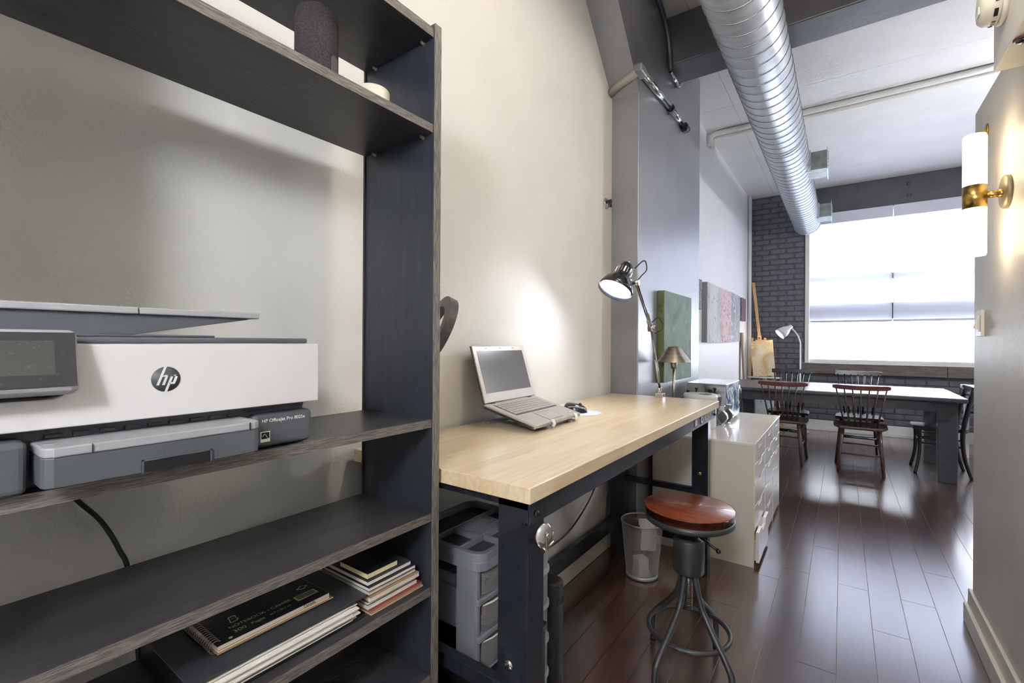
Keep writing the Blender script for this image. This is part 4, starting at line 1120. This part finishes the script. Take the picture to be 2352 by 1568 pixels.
# ------------------------------------------------------------------ artworks
def canvas_x(nm, label, xw, xf, y0, y1, z0, z1, face, side, group=None):
    t = thing(nm, label, 'painting', (xw, (y0 + y1) / 2, z0), 0, group)
    M().box(xw, xf - 0.002, y0, y1, z0, z1).build('stretcher', side, t, bev=0.001)
    M().box(xf - 0.002, xf, y0, y1, z0, z1).build('painted_face', face, t)
    return t
canvas_x('painting', 'green textured painting hung on the side of the grey column', -1.01, -0.965, 3.10, 3.775, 1.0, 1.618, ART_GREEN, ART_GREENE)
g = 'paintings on the far white wall'
canvas_x('painting', 'narrow black speckled canvas next to the column edge', XW, -1.155, 4.62, 4.915, 1.607, 1.902, ART_DARK, ART_DARK, g)
canvas_x('painting', 'pale grey canvas, first of the three touching canvases', XW, -1.145, 5.105, 5.72, 1.274, 1.905, ART_GREY, CANVSIDE, g)
canvas_x('painting', 'pale pink canvas between the two grey canvases', XW, -1.150, 5.727, 6.41, 1.278, 1.910, ART_PINK, CANVSIDE, g)
canvas_x('painting', 'streaked mid-grey canvas, last of the three touching canvases', XW, -1.155, 6.417, 7.055, 1.290, 1.918, ART_GREY2, CANVSIDE, g)
canvas_x('painting', 'small dark wine-coloured canvas nearest the brick wall', XW, -1.155, 7.20, 7.53, 1.586, 1.910, ART_WINE, ART_DARK, g)

# ------------------------------------------------------------------ waste basket
wbk = thing('waste_basket', 'silver wire mesh waste basket under the workbench', 'basket', (-0.885, 2.47, 0))
bx, by = -0.885, 2.475
H_, rb_, rt_ = 0.298, 0.083, 0.110
m = M()
nv = 90
for i in range(nv):
    a = 2 * PI * i / nv
    c_, s2 = math.cos(a), math.sin(a)
    m.cyl((bx + rb_ * c_, by + rb_ * s2, 0.02), (bx + rt_ * c_, by + rt_ * s2, H_ - 0.005), 0.0007, n=3, caps=False)
for j in range(70):
    z_ = 0.022 + j * 0.0039
    r_ = rb_ + (rt_ - rb_) * (z_ - 0.02) / (H_ - 0.025)
    m.tube([(bx + r_ * math.cos(2 * PI * i / 40), by + r_ * math.sin(2 * PI * i / 40), z_) for i in range(40)], 0.0006, 3, closed=True)
o = m.build('wire_mesh', MESHM, wbk, fix=False); o['kind'] = 'stuff'
M().tube([(bx + rt_ * math.cos(2 * PI * i / 48), by + rt_ * math.sin(2 * PI * i / 48), H_) for i in range(48)], 0.0042, 8, closed=True).build('rim', MESHM, wbk)
M().lathe([(0.0, 0.002), (rb_ - 0.003, 0.002), (rb_ + 0.002, 0.006), (rb_ + 0.003, 0.024), (rb_ - 0.001, 0.024), (rb_ - 0.002, 0.006), (0.0, 0.005)], 48, Matrix.Translation((bx, by, 0))).build('base_cup', MESHM, wbk)
pmx = Matrix.Translation((-0.865, 2.487, 0.02)) @ Matrix.Rotation(rad(28), 4, 'Z') @ Matrix.Rotation(rad(12), 4, 'X')
cb = thing('paper_carton', 'white open paper carton inside the waste basket', 'carton', (-0.865, 2.487, 0.01))
M().box(-0.04, 0.04, -0.03, 0.03, 0.15, 0.152, pmx).box(-0.04, 0.04, -0.03, -0.029, 0.15, 0.26, pmx).box(-0.04, 0.04, 0.029, 0.03, 0.15, 0.28, pmx).box(-0.04, -0.039, -0.03, 0.03, 0.15, 0.26, pmx).box(0.039, 0.04, -0.03, 0.03, 0.15, 0.26, pmx).build('box', PAPER, cb)
M().box(-0.045, 0.05, 0.03, 0.031, 0.26, 0.30, pmx).build('flap', PAPER, cb)
M().box(-0.05, 0.045, -0.045, 0.04, 0.006, 0.012, Matrix.Translation((-0.885, 2.475, 0)) @ Matrix.Rotation(0.5, 4, 'Z')).box(-0.03, 0.03, -0.03, 0.03, 0.012, 0.10, Matrix.Translation((-0.89, 2.47, 0)) @ Matrix.Rotation(0.9, 4, 'Z')).build('crumpled_paper', PAPER, cb)

# ------------------------------------------------------------------ stool
SX, SY = -0.480, 1.86
st = thing('bar_stool', 'round wooden screw stool with gunmetal legs by the workbench', 'stool', (SX, SY, 0))
tm = Matrix.Translation((SX, SY, 0))
M().lathe([(0.0, 0.6060), (0.160, 0.6060), (0.164, 0.63800), (0.165, 0.6320), (0.161, 0.6380), (0.0, 0.6390)], 64, tm).build('seat', SEATWOOD, st)
M().lathe([(0.0, 0.5810), (0.155, 0.5810), (0.162, 0.5860), (0.163, 0.6055), (0.0, 0.6055)], 64, tm).build('seat_pan', GUNMETAL, st)
M().lathe([(0.0, 0.522), (0.036, 0.522), (0.036, 0.57), (0.045, 0.5810), (0.0, 0.5810)], 28, tm).build('collar', GUNMETAL, st)
M().lathe([(0.0, 0.388), (0.055, 0.388), (0.057, 0.392), (0.057, 0.510), (0.053, 0.519), (0.0, 0.522)], 40, tm).build('hub', GUNMETAL, st)
pts = []
zz_ = 0.24
k = 0
sm_ = M().cyl((SX, SY, 0.24), (SX, SY, 0.39), 0.0135, n=16)
while zz_ < 0.37:
    a = k * 2 * PI / 12
    pts.append((SX + 0.0135 * math.cos(a), SY + 0.0135 * math.sin(a), zz_)); zz_ += 0.0075 / 12; k += 1
sm_.tube(pts, 0.0022, 5)
sm_.build('screw', mat('worn steel screw', '#6a625a', 0.4, 0.8), st)
lv = Vector((0.86, -0.50, 0)).normalized()
M().cyl((SX + lv.x * 0.03, SY + lv.y * 0.03, 0.545), (SX + lv.x * 0.135, SY + lv.y * 0.135, 0.522), 0.0055).lathe([(0.0, -0.010), (0.007, -0.007), (0.010, 0.0), (0.007, 0.007), (0.0, 0.010)], 14, Matrix.Translation((SX + lv.x * 0.14, SY + lv.y * 0.14, 0.521))).build('lock_lever', BAKELITE, st)
feet = [(-0.655, 1.975), (-0.425, 2.080), (-0.535, 1.635), (-0.305, 1.755)]
for fx, fy in feet:
    d = Vector((fx - SX, fy - SY, 0)); L_ = d.length; d.normalize()
    path = smooth_path([(SX + d.x * 0.032, SY + d.y * 0.032, 0.395), (SX + d.x * 0.036, SY + d.y * 0.036, 0.36), (SX + d.x * 0.075, SY + d.y * 0.075, 0.26),
                        (SX + d.x * (L_ - 0.02), SY + d.y * (L_ - 0.02), 0.135), (SX + d.x * L_, SY + d.y * L_, 0.09), (SX + d.x * L_, SY + d.y * L_, 0.012)], 5)
    lgo = M().tube(path, 0.0115, 12).build('leg', GUNMETAL, st)
    M().cyl((fx, fy, 0.0), (fx, fy, 0.013), 0.0125).build('foot_cap', BAKELITE, lgo)
RR = 0.148
M().tube([(SX + RR * math.cos(2 * PI * i / 64), SY + RR * math.sin(2 * PI * i / 64), 0.165) for i in range(64)], 0.0092, 12, closed=True).build('foot_ring', GUNMETAL, st)
for k in range(3):
    a = 2.0 + k * 2.1
    M().cyl((SX + 0.12 * math.cos(a), SY + 0.12 * math.sin(a), 0.577), (SX + 0.12 * math.cos(a), SY + 0.12 * math.sin(a), 0.582), 0.006).build('screw_head', BAKELITE, st)

# ------------------------------------------------------------------ storage under the bench
bxm = thing('storage_box', 'black box under the grey plastic drawer tower', 'box', (-0.95, 1.16, 0))
M().box(-1.090, -0.775, 0.95, 1.285, 0.0, 0.34).build('body', COVERK, bxm, bev=0.006)
M().box(-1.094, -0.771, 0.946, 1.289, 0.34, 0.368).build('lid', BAKELITE, bxm, bev=0.006)
M().box(-0.88, -0.80, 0.9455, 0.9498, 0.20, 0.31).build('label_patch', BROWNB, bxm)
og = thing('drawer_tower', 'slate grey plastic drawer tower with tray top under the workbench', 'drawer unit', (-0.93, 1.12, 0.369))
ox0, ox1, oy0, oy1, oz0, oz1 = -1.088, -0.78, 0.955, 1.28, 0.3690, 0.700
M().box(ox0, ox0 + 0.012, oy0, oy1, oz0, oz1 - 0.04).box(ox0, ox1 - 0.03, oy1 - 0.012, oy1, oz0, oz1 - 0.04).build('shell', ORGP, og, bev=0.004)
for q in ((ox1 - 0.09, ox1 - 0.012, oy0, oy0 + 0.02), (ox0, ox0 + 0.06, oy0, oy0 + 0.02), (ox1 - 0.09, ox1 - 0.012, oy1 - 0.02, oy1)):
    M().box(*q, oz0, oz1 - 0.03).build('corner_post', ORGP, og, bev=0.008, seg=3)
M().box(ox0 + 0.03, ox1 - 0.05, oy0 + 0.012, oy0 + 0.02, oz0 + 0.10, oz1 - 0.12).build('side_web', ORGP, og, bev=0.002)
def rr_poly(x0, x1, y0, y1, r, n=6):
    o = []
    for cx, cy, a0 in ((x1 - r, y1 - r, 0), (x0 + r, y1 - r, 90), (x0 + r, y0 + r, 180), (x1 - r, y0 + r, 270)):
        o += [(cx + r * math.cos(rad(a0 + 90 * k / n)), cy + r * math.sin(rad(a0 + 90 * k / n))) for k in range(n + 1)]
    return o
top = M().prism(rr_poly(ox0 - 0.003, ox1 + 0.006, oy0 - 0.006, oy1 + 0.003, 0.04), 'z', oz1 - 0.048, oz1 - 0.022).build('tray_base', ORGP, og, bev=0.003)
rim = M()
outer = rr_poly(ox0 - 0.003, ox1 + 0.006, oy0 - 0.006, oy1 + 0.003, 0.04)
inner = rr_poly(ox0 + 0.012, ox1 - 0.012, oy0 + 0.012, oy1 - 0.012, 0.028)
k = len(outer)
vs = [(a, b, oz1 - 0.022) for a, b in outer] + [(a, b, oz1) for a, b in outer] + [(a, b, oz1) for a, b in inner] + [(a, b, oz1 - 0.022) for a, b in inner]
fs = []
for q in range(3):
    fs += [(q * k + i, q * k + (i + 1) % k, (q + 1) * k + (i + 1) % k, (q + 1) * k + i) for i in range(k)]
rim.add(vs, fs, False)
rim.build('tray_rim', ORGP, og, bev=0.002)
M().box(ox0 + 0.012, ox1 - 0.012, oy0 + 0.012, oy1 - 0.012, oz1 - 0.022, oz1 - 0.0195).build('tray_floor', ORGD, og)
dv = M()
dv.box(-0.975, -0.969, oy0 + 0.012, oy1 - 0.012, oz1 - 0.02, oz1 - 0.002)
dv.box(-0.870, -0.863, oy0 + 0.012, oy1 - 0.012, oz1 - 0.02, oz1 - 0.002)
dv.box(-0.863, ox1 - 0.012, 1.07, 1.077, oz1 - 0.02, oz1 - 0.002)
dv.box(-0.969, -0.870, 1.055, 1.062, oz1 - 0.02, oz1 - 0.002)
dv.box(-0.969, -0.870, 1.185, 1.192, oz1 - 0.02, oz1 - 0.002)
dv.build('divider', ORGP, og, bev=0.002)
for i in range(8):
    xx = -0.960 + i * 0.0118
    M().box(xx, xx + 0.004, 1.062, 1.185, oz1 - 0.018, oz1 - 0.003).build('rack_bar', ORGP, og, bev=0.001)
for i in range(3):
    z0 = oz0 - 0.01 + 0.014 + i * 0.100
    M().box(ox1 - 0.085, ox1 - 0.004, oy0 + 0.002, oy1 - 0.002, max(z0 - 0.014, oz0), z0 + 0.004).build('front_rail', ORGP, og, bev=0.005, seg=3)
    dpoly = [(ox1 - 0.10, oy0 + 0.026), (ox1 - 0.014, oy0 + 0.026), (ox1 - 0.004, oy0 + 0.06), (ox1, (oy0 + oy1) / 2), (ox1 - 0.004, oy1 - 0.06), (ox1 - 0.014, oy1 - 0.026), (ox1 - 0.10, oy1 - 0.026)]
    d = M().prism(dpoly, 'z', z0 + 0.006, z0 + 0.078).build('drawer', CLEAR, og, bev=0.003)
    M().tube([(a, b, z0 + 0.078) for a, b in dpoly[1:-1]], 0.0025, 6).build('drawer_lip', INKW, d)
M().box(ox0 + 0.03, ox1 - 0.11, oy0 + 0.024, oy1 - 0.03, oz0 + 0.20, oz0 + 0.24).build('stored_box', ORGP, og)
M().box(ox0 + 0.03, ox1 - 0.11, oy0 + 0.024, oy1 - 0.03, oz0 + 0.11, oz0 + 0.15).build('stored_box', PAPER, og)
M().cbox((ox1 - 0.03, oy0 + 0.085, oz0 + 0.245), (0.03, 0.05, 0.024)).build('craft_bit', ORANGE, og, bev=0.004)
M().cbox((ox1 - 0.03, oy0 + 0.05, oz0 + 0.238), (0.025, 0.022, 0.016)).build('craft_bit', BLUEP, og, bev=0.004)
M().cbox((ox1 - 0.04, oy0 + 0.08, oz0 + 0.155), (0.03, 0.06, 0.03)).build('craft_bit', PINK, og, bev=0.004)
M().cbox((ox1 - 0.03, oy0 + 0.08, oz0 + 0.128), (0.04, 0.07, 0.018)).build('craft_bit', YELLOWP, og, bev=0.002)

ct = thing('drawer_tower', 'tall clear plastic drawer tower behind the near bench leg', 'drawer unit', (-0.96, 1.34, 0))
cx0, cx1, cy0, cy1 = -1.100, -0.815, 1.292, 1.392
ft = rr_poly(cx0, cx1, cy0, cy1, 0.045)
ft2 = rr_poly(cx0 - 0.004, cx1 + 0.006, cy0 - 0.005, cy1 + 0.006, 0.05)
M().prism(ft2, 'z', 0.0, 0.03).build('base', WHITEPLASTIC, ct, bev=0.003)
for i in range(5):
    z0 = 0.03 + i * 0.118
    d = M().prism(ft, 'z', z0, z0 + 0.10).build('drawer', CLEARF, ct)
    M().prism(ft2, 'z', z0 + 0.10, z0 + 0.118).build('divider_band', WHITEPLASTIC, ct, bev=0.003)
    M().cbox(((cx0 + cx1) / 2 + 0.02, (cy0 + cy1) / 2, z0 + 0.03), (0.18, 0.06, 0.05)).build('contents', (PAPER, YELLOWP, BLUEP, PAPER, PAPER)[i], d, bev=0.01)
vt = thing('shredder', 'dark rounded paper bin with vent slits beside the clear drawer tower', 'bin', (-0.95, 1.44, 0))
M().prism(rr_poly(-1.10, -0.805, 1.40, 1.475, 0.03), 'z', 0.0, 0.425).build('body', ORGD, vt, bev=0.018, seg=4)
for i in range(6):
    M().box(-0.806, -0.8035, 1.412 + i * 0.008, 1.416 + i * 0.008, 0.345, 0.365).build('vent_slit', BAKELITE, vt)

# cable under the bench on the wall
tag(M().tube(smooth_path([(XL + 0.02, 2.62, 0.90), (XL + 0.02, 2.60, 0.62), (XL + 0.025, 2.45, 0.42), (XL + 0.03, 2.2, 0.30), (XL + 0.03, 2.0, 0.27), (XL + 0.03, 1.85, 0.29), (XL + 0.03, 1.72, 0.38)]), 0.0045, 8).build('wall_cable', BLACKCABLE), 'black cable drooping along the wall under the workbench', 'cable')

# ================================================================== DINING AREA
tb = thing('dining_table', 'long charcoal dining table in front of the window', 'table', (-0.1, 6.3, 0))
tx0, tx1, ty0, ty1, tz0, tz1 = -1.10, 0.91, 5.65, 6.86, 0.745, 0.785
npk = 8
for i in range(npk):
    a = ty0 + (ty1 - ty0) * i / npk; b = ty0 + (ty1 - ty0) * (i + 1) / npk
    M().box(tx0, tx1, a + 0.001, b - 0.001, tz0, tz1).build('plank', TABLEK, tb, bev=0.006 if 0 < i < npk - 1 else 0.012, seg=3)
M().box(tx0 + 0.08, tx1 - 0.08, ty0 + 0.10, ty0 + 0.125, 0.645, tz0).box(tx0 + 0.08, tx1 - 0.08, ty1 - 0.125, ty1 - 0.10, 0.645, tz0).box(tx0 + 0.08, tx0 + 0.105, ty0 + 0.125, ty1 - 0.125, 0.645, tz0).box(tx1 - 0.105, tx1 - 0.08, ty0 + 0.125, ty1 - 0.125, 0.645, tz0).build('apron', TABLEK, tb)
for lx0, lx1 in ((0.722, 0.856), (-1.05, -0.916)):
    for ly in (5.745, 6.63):
        M().box(lx0, lx1, ly, ly + 0.11, 0, tz0).build('leg', TABLEK, tb, bev=0.004)

def spindle_chair(name, label, group, rail, body, straight, zr, yrail):
    t = thing(name, label, 'chair', (0, 0, 0), 0, group)
    sw, sd, szt = 0.222, 0.21, 0.455
    poly = [(-sw, 0.12), (-sw * 0.97, 0.19), (-0.15, sd), (0.15, sd), (sw * 0.97, 0.19), (sw, 0.12), (sw * 0.98, -0.05), (0.17, -0.19), (-0.17, -0.19), (-sw * 0.98, -0.05)]
    M().prism(poly, 'z', szt - 0.030, szt).build('seat', body, t, bev=0.012, seg=3, world=False)
    for sx in (-1, 1):
        M().cyl((sx * 0.145, -0.14, szt - 0.025), (sx * 0.178, -0.215, 0.0), 0.021, 0.0135, n=8).build('leg', body, t, world=False)
        M().cyl((sx * 0.155, 0.13, szt - 0.025), (sx * 0.20, 0.215, 0.0), 0.021, 0.0135, n=8).build('leg', body, t, world=False)
        M().cyl((sx * 0.162, -0.18, 0.20), (sx * 0.179, 0.175, 0.20), 0.009, n=8).build('stretcher', body, t, world=False)
    M().cyl((-0.165, -0.185, 0.185), (0.165, -0.185, 0.185), 0.009, n=8).build('stretcher', body, t, world=False)
    M().cyl((-0.18, 0.172, 0.225), (0.18, 0.172, 0.225), 0.009, n=8).build('stretcher', body, t, world=False)
    ns = 7
    bow = 0.0 if straight else 0.035
    def railp(u):
        return (u * 0.222, yrail - bow * (1 - u * u), 0)
    for i in range(ns):
        u = -1 + 2 * i / (ns - 1)
        x, y, _ = railp(u * 0.90)
        M().cyl((u * 0.125, -0.155 - (0.012 if not straight else 0.0) * (1 - u * u), szt - 0.01), (x, y, zr - 0.03), 0.0085, 0.0065, n=8).build('spindle', body, t, world=False)
    m = M()
    K = 14
    vs = []
    for i in range(K + 1):
        u = -1 + 2 * i / K
        x, y, _ = railp(u * 1.03)
        h0, h1 = zr - 0.050, zr
        if not straight:
            dz = -0.006 * (1 - u * u)
            e = max(0, abs(u) - 0.85) / 0.15
            h0, h1 = zr - 0.045 + dz + 0.008 * e, zr + dz - 0.006 * e
        else:
            h0 = zr - 0.052
        vs += [(x, y - 0.011, h0), (x, y + 0.011, h0), (x, y + 0.011 - 0.004, h1), (x, y - 0.011 - 0.004, h1)]
    fs = [(0, 3, 2, 1), (K * 4, K * 4 + 1, K * 4 + 2, K * 4 + 3)]
    for i in range(K):
        for q in range(4):
            fs.append((i * 4 + q, i * 4 + (q + 1) % 4, (i + 1) * 4 + (q + 1) % 4, (i + 1) * 4 + q))
    m.add(vs, fs, False)
    m.build('top_rail', rail, t, bev=0.005, seg=2, world=False)
    return t
g1, g2 = 'brown spindle chairs on the near side of the table', 'black spindle chairs on the window side of the table'
cb_ = spindle_chair('spindle_chair', 'dark brown spindle chair with curved rail, near side, by the cabinets', g1, CHAIRR, CHAIRB, False, 0.868, -0.195)
cb_.location = (-0.512, 5.835, 0)
dup(cb_, (0.150, 5.835, 0), 0, 'dark brown spindle chair with curved rail, near side, facing the window centre')
ck_ = spindle_chair('spindle_chair', 'black straight-railed spindle chair by the gooseneck lamp', g2, CHAIRK, CHAIRK, True, 0.935, -0.43)
ck_.location = (-0.53, 6.575, 0); ck_.rotation_euler = (0, 0, PI)
dup(ck_, (0.155, 6.575, 0), PI, 'black straight-railed spindle chair under the middle of the window')

ec = thing('bentwood_chair', 'black bentwood chair at the right end of the dining table', 'chair', (0.79, 6.22, 0))
def W(x, y, z): return (0.79 + x, 6.22 + y, z)
M().prism([(0.79 - 0.215 + 0.0, 6.22 - 0.17)] + [(0.79 - 0.19 - 0.03 * math.cos(q), 6.22 + 0.17 * math.sin(q)) for q in [rad(a) for a in (-70, -45, -15, 15, 45, 70)]] + [(0.79 + 0.17, 6.22 + 0.165), (0.79 + 0.20, 6.22 + 0.10), (0.79 + 0.20, 6.22 - 0.10), (0.79 + 0.17, 6.22 - 0.165)], 'z', 0.425, 0.46).build('seat', CHAIRK, ec, bev=0.01, seg=3)
for sy in (-1, 1):
    M().tube(smooth_path([W(-0.165, sy * 0.15, 0.43), W(-0.162, sy * 0.155, 0.30), W(-0.17, sy * 0.165, 0.15), W(-0.20, sy * 0.19, 0.0)], 5), [0.0185 - 0.005 * i / 15 for i in range(16)], 10).build('leg', CHAIRK, ec)
    M().tube(smooth_path([W(0.205, sy * 0.19, 0.0), W(0.165, sy * 0.175, 0.15), W(0.145, sy * 0.165, 0.32), W(0.15, sy * 0.165, 0.47), W(0.185, sy * 0.17, 0.68), W(0.215, sy * 0.175, 0.84)], 5), [0.0135 + 0.006 * min(1, i / 12) for i in range(26)], 10).build('leg', CHAIRK, ec)
    M().cyl(W(-0.163, sy * 0.155, 0.30), W(0.147, sy * 0.165, 0.285), 0.009).build('stretcher', CHAIRK, ec)
    M().cyl(W(-0.165, sy * 0.158, 0.36), W(0.147, sy * 0.165, 0.35), 0.007).build('stretcher', CHAIRK, ec)
M().cyl(W(-0.163, -0.155, 0.32), W(-0.163, 0.155, 0.32), 0.009).build('stretcher', CHAIRK, ec)
K = 10
vs, fs = [], []
for i in range(K + 1):
    u = -1 + 2 * i / K
    y_, x_ = u * 0.195, 0.195 + 0.04 * (1 - u * u)
    vs += [W(x_ - 0.012, y_, 0.765), W(x_ + 0.014, y_, 0.765), W(x_ + 0.022, y_, 0.868), W(x_ - 0.002, y_, 0.868)]
for i in range(K):
    for q in range(4):
        fs.append((i * 4 + q, i * 4 + (q + 1) % 4, (i + 1) * 4 + (q + 1) % 4, (i + 1) * 4 + q))
fs += [(0, 3, 2, 1), (K * 4, K * 4 + 1, K * 4 + 2, K * 4 + 3)]
M().add(vs, fs).build('backrest', CHAIRK, ec, bev=0.008, seg=3)
wt = thing('side_table', 'white side table edge behind the bentwood chair', 'table', (1.42, 6.9, 0))
M().box(1.095, 1.75, 6.55, 7.25, 0.775, 0.815).build('top', ALEXW, wt, bev=0.003)
for lx in (1.14, 1.70):
    for ly in (6.60, 7.20):
        M().box(lx - 0.02, lx + 0.02, ly - 0.02, ly + 0.02, 0, 0.775).build('leg', ALEXW, wt)

# ------------------------------------------------------------------ easel and its canvas
ez = thing('easel', 'pine artist easel standing in the far corner by the brick wall', 'easel', (-0.98, 7.87, 0))
def plank3(a, b, w, d, nm, m_=None):
    a, b = Vector(a), Vector(b)
    z = (b - a).normalized(); x = Vector((1, 0, 0)); x = (x - z * x.dot(z)).normalized(); y = z.cross(x)
    mx = Matrix((x, y, z)).transposed().to_4x4(); mx.translation = a
    return M().box(-w / 2, w / 2, -d / 2, d / 2, 0, (b - a).length, mx).build(nm, m_ or EASELW, ez, bev=0.005)
plank3((-0.90, 7.80, 0.30), (-1.10, 7.84, 2.185), 0.038, 0.022, 'mast')
plank3((-1.17, 7.72, 0.0), (-1.115, 7.86, 1.35), 0.030, 0.022, 'leg')
plank3((-0.68, 7.72, 0.0), (-0.945, 7.86, 1.35), 0.030, 0.022, 'leg')
plank3((-0.86, 8.05, 0.0), (-1.0, 7.90, 1.25), 0.030, 0.022, 'leg')
M().cbox((-1.01, 7.80, 1.345), (0.05, 0.03, 0.075)).box(-1.06, -0.93, 7.775, 7.81, 1.30, 1.318).build('top_clamp', EASELW, ez, bev=0.003)
M().cyl((-1.01, 7.775, 1.345), (-1.01, 7.79, 1.345), 0.010).build('clamp_knob', BAKELITE, ez)
M().box(-1.15, -0.72, 7.69, 7.80, 0.752, 0.772).build('tray', WHITEM, ez, bev=0.003)
cvn = thing('painting', 'pale gold encrusted canvas resting on the easel', 'painting', (-0.955, 7.74, 0.772))
cmx = Matrix.Translation((-0.955, 7.745, 1.045)) @ Matrix.Rotation(rad(-5.0), 4, 'Y') @ Matrix.Rotation(rad(-3), 4, 'X')
M().box(-0.145, 0.145, -0.012, 0.02, -0.262, 0.262, cmx).build('stretcher', ART_RED, cvn, bev=0.001)
M().box(-0.145, 0.145, -0.0145, -0.012, -0.262, 0.262, cmx).build('painted_face', ART_GOLD, cvn)
fcv = thing('painting', 'pale sea green canvas leaning on the floor beneath the dining table', 'painting', (-1.0, 7.55, 0))
fmx = Matrix.Translation((-0.96, 7.50, 0.0)) @ Matrix.Rotation(rad(-8), 4, 'X')
M().box(-0.17, 0.17, 0.0, 0.03, 0.004, 0.62, fmx).build('stretcher', CANVSIDE, fcv)
M().box(-0.17, 0.17, -0.002, 0.0, 0.004, 0.62, fmx).build('painted_face', ART_BLUE, fcv)
tag(M().box(-0.014, 0.014, -0.06, 0.06, 0, 1.42, Matrix.Translation((XW + 0.10, 7.36, 0.0)) @ Matrix.Rotation(rad(-3.2), 4, 'Y')).build('leaning_board', mat('grey brown board', '#8a7a74', 0.5, st=(8, 8, 1))), 'grey-brown board leaning on the white wall near the easel', 'board')
tag(M().cyl((XW + 0.028, 7.98, 0.0), (XW + 0.028, 7.98, ZC), 0.026, n=16).build('riser_pipe', WHITEWALL), 'white vertical pipe in the corner by the brick wall', 'pipe')

# gooseneck floor lamp
gl = thing('floor_lamp', 'white gooseneck floor lamp lit beside the window', 'lamp', (-0.488, 7.80, 0))
M().lathe([(0.0, 0.0), (0.115, 0.0), (0.115, 0.012), (0.10, 0.02), (0.0, 0.024)], 36, Matrix.Translation((-0.488, 7.80, 0))).build('base', WHITEM, gl)
M().tube([(-0.488, 7.80, 0.015), (-0.489, 7.80, 1.255)], 0.0105, 12).build('pole', WHITEM, gl)
M().tube(bez((-0.489, 7.80, 1.25), (-0.492, 7.79, 1.34), (-0.54, 7.77, 1.44), (-0.60, 7.75, 1.488), 12), 0.0095, 12).build('gooseneck', WHITEM, gl)
ga, gb = Vector((-0.605, 7.75, 1.51)), Vector((-0.737, 7.69, 1.395))
gax = (gb - ga).normalized(); gL = (gb - ga).length
M().lathe([(0.0, -0.02), (0.026, -0.014), (0.03, 0.01), (0.034, 0.03), (0.058, 0.07), (0.074, 0.12), (0.08, gL), (0.078, gL), (0.07, 0.12), (0.054, 0.07), (0.03, 0.035)], 32, frame(ga, gax, (0, 1, 0))).build('shade', WHITEM, gl)
M().lathe([(0.0, gL - 0.008), (0.06, gL - 0.012), (0.07, gL - 0.02), (0.04, gL - 0.06), (0.0, gL - 0.07)], 24, frame(ga, gax, (0, 1, 0))).build('bulb', BULB2, gl)
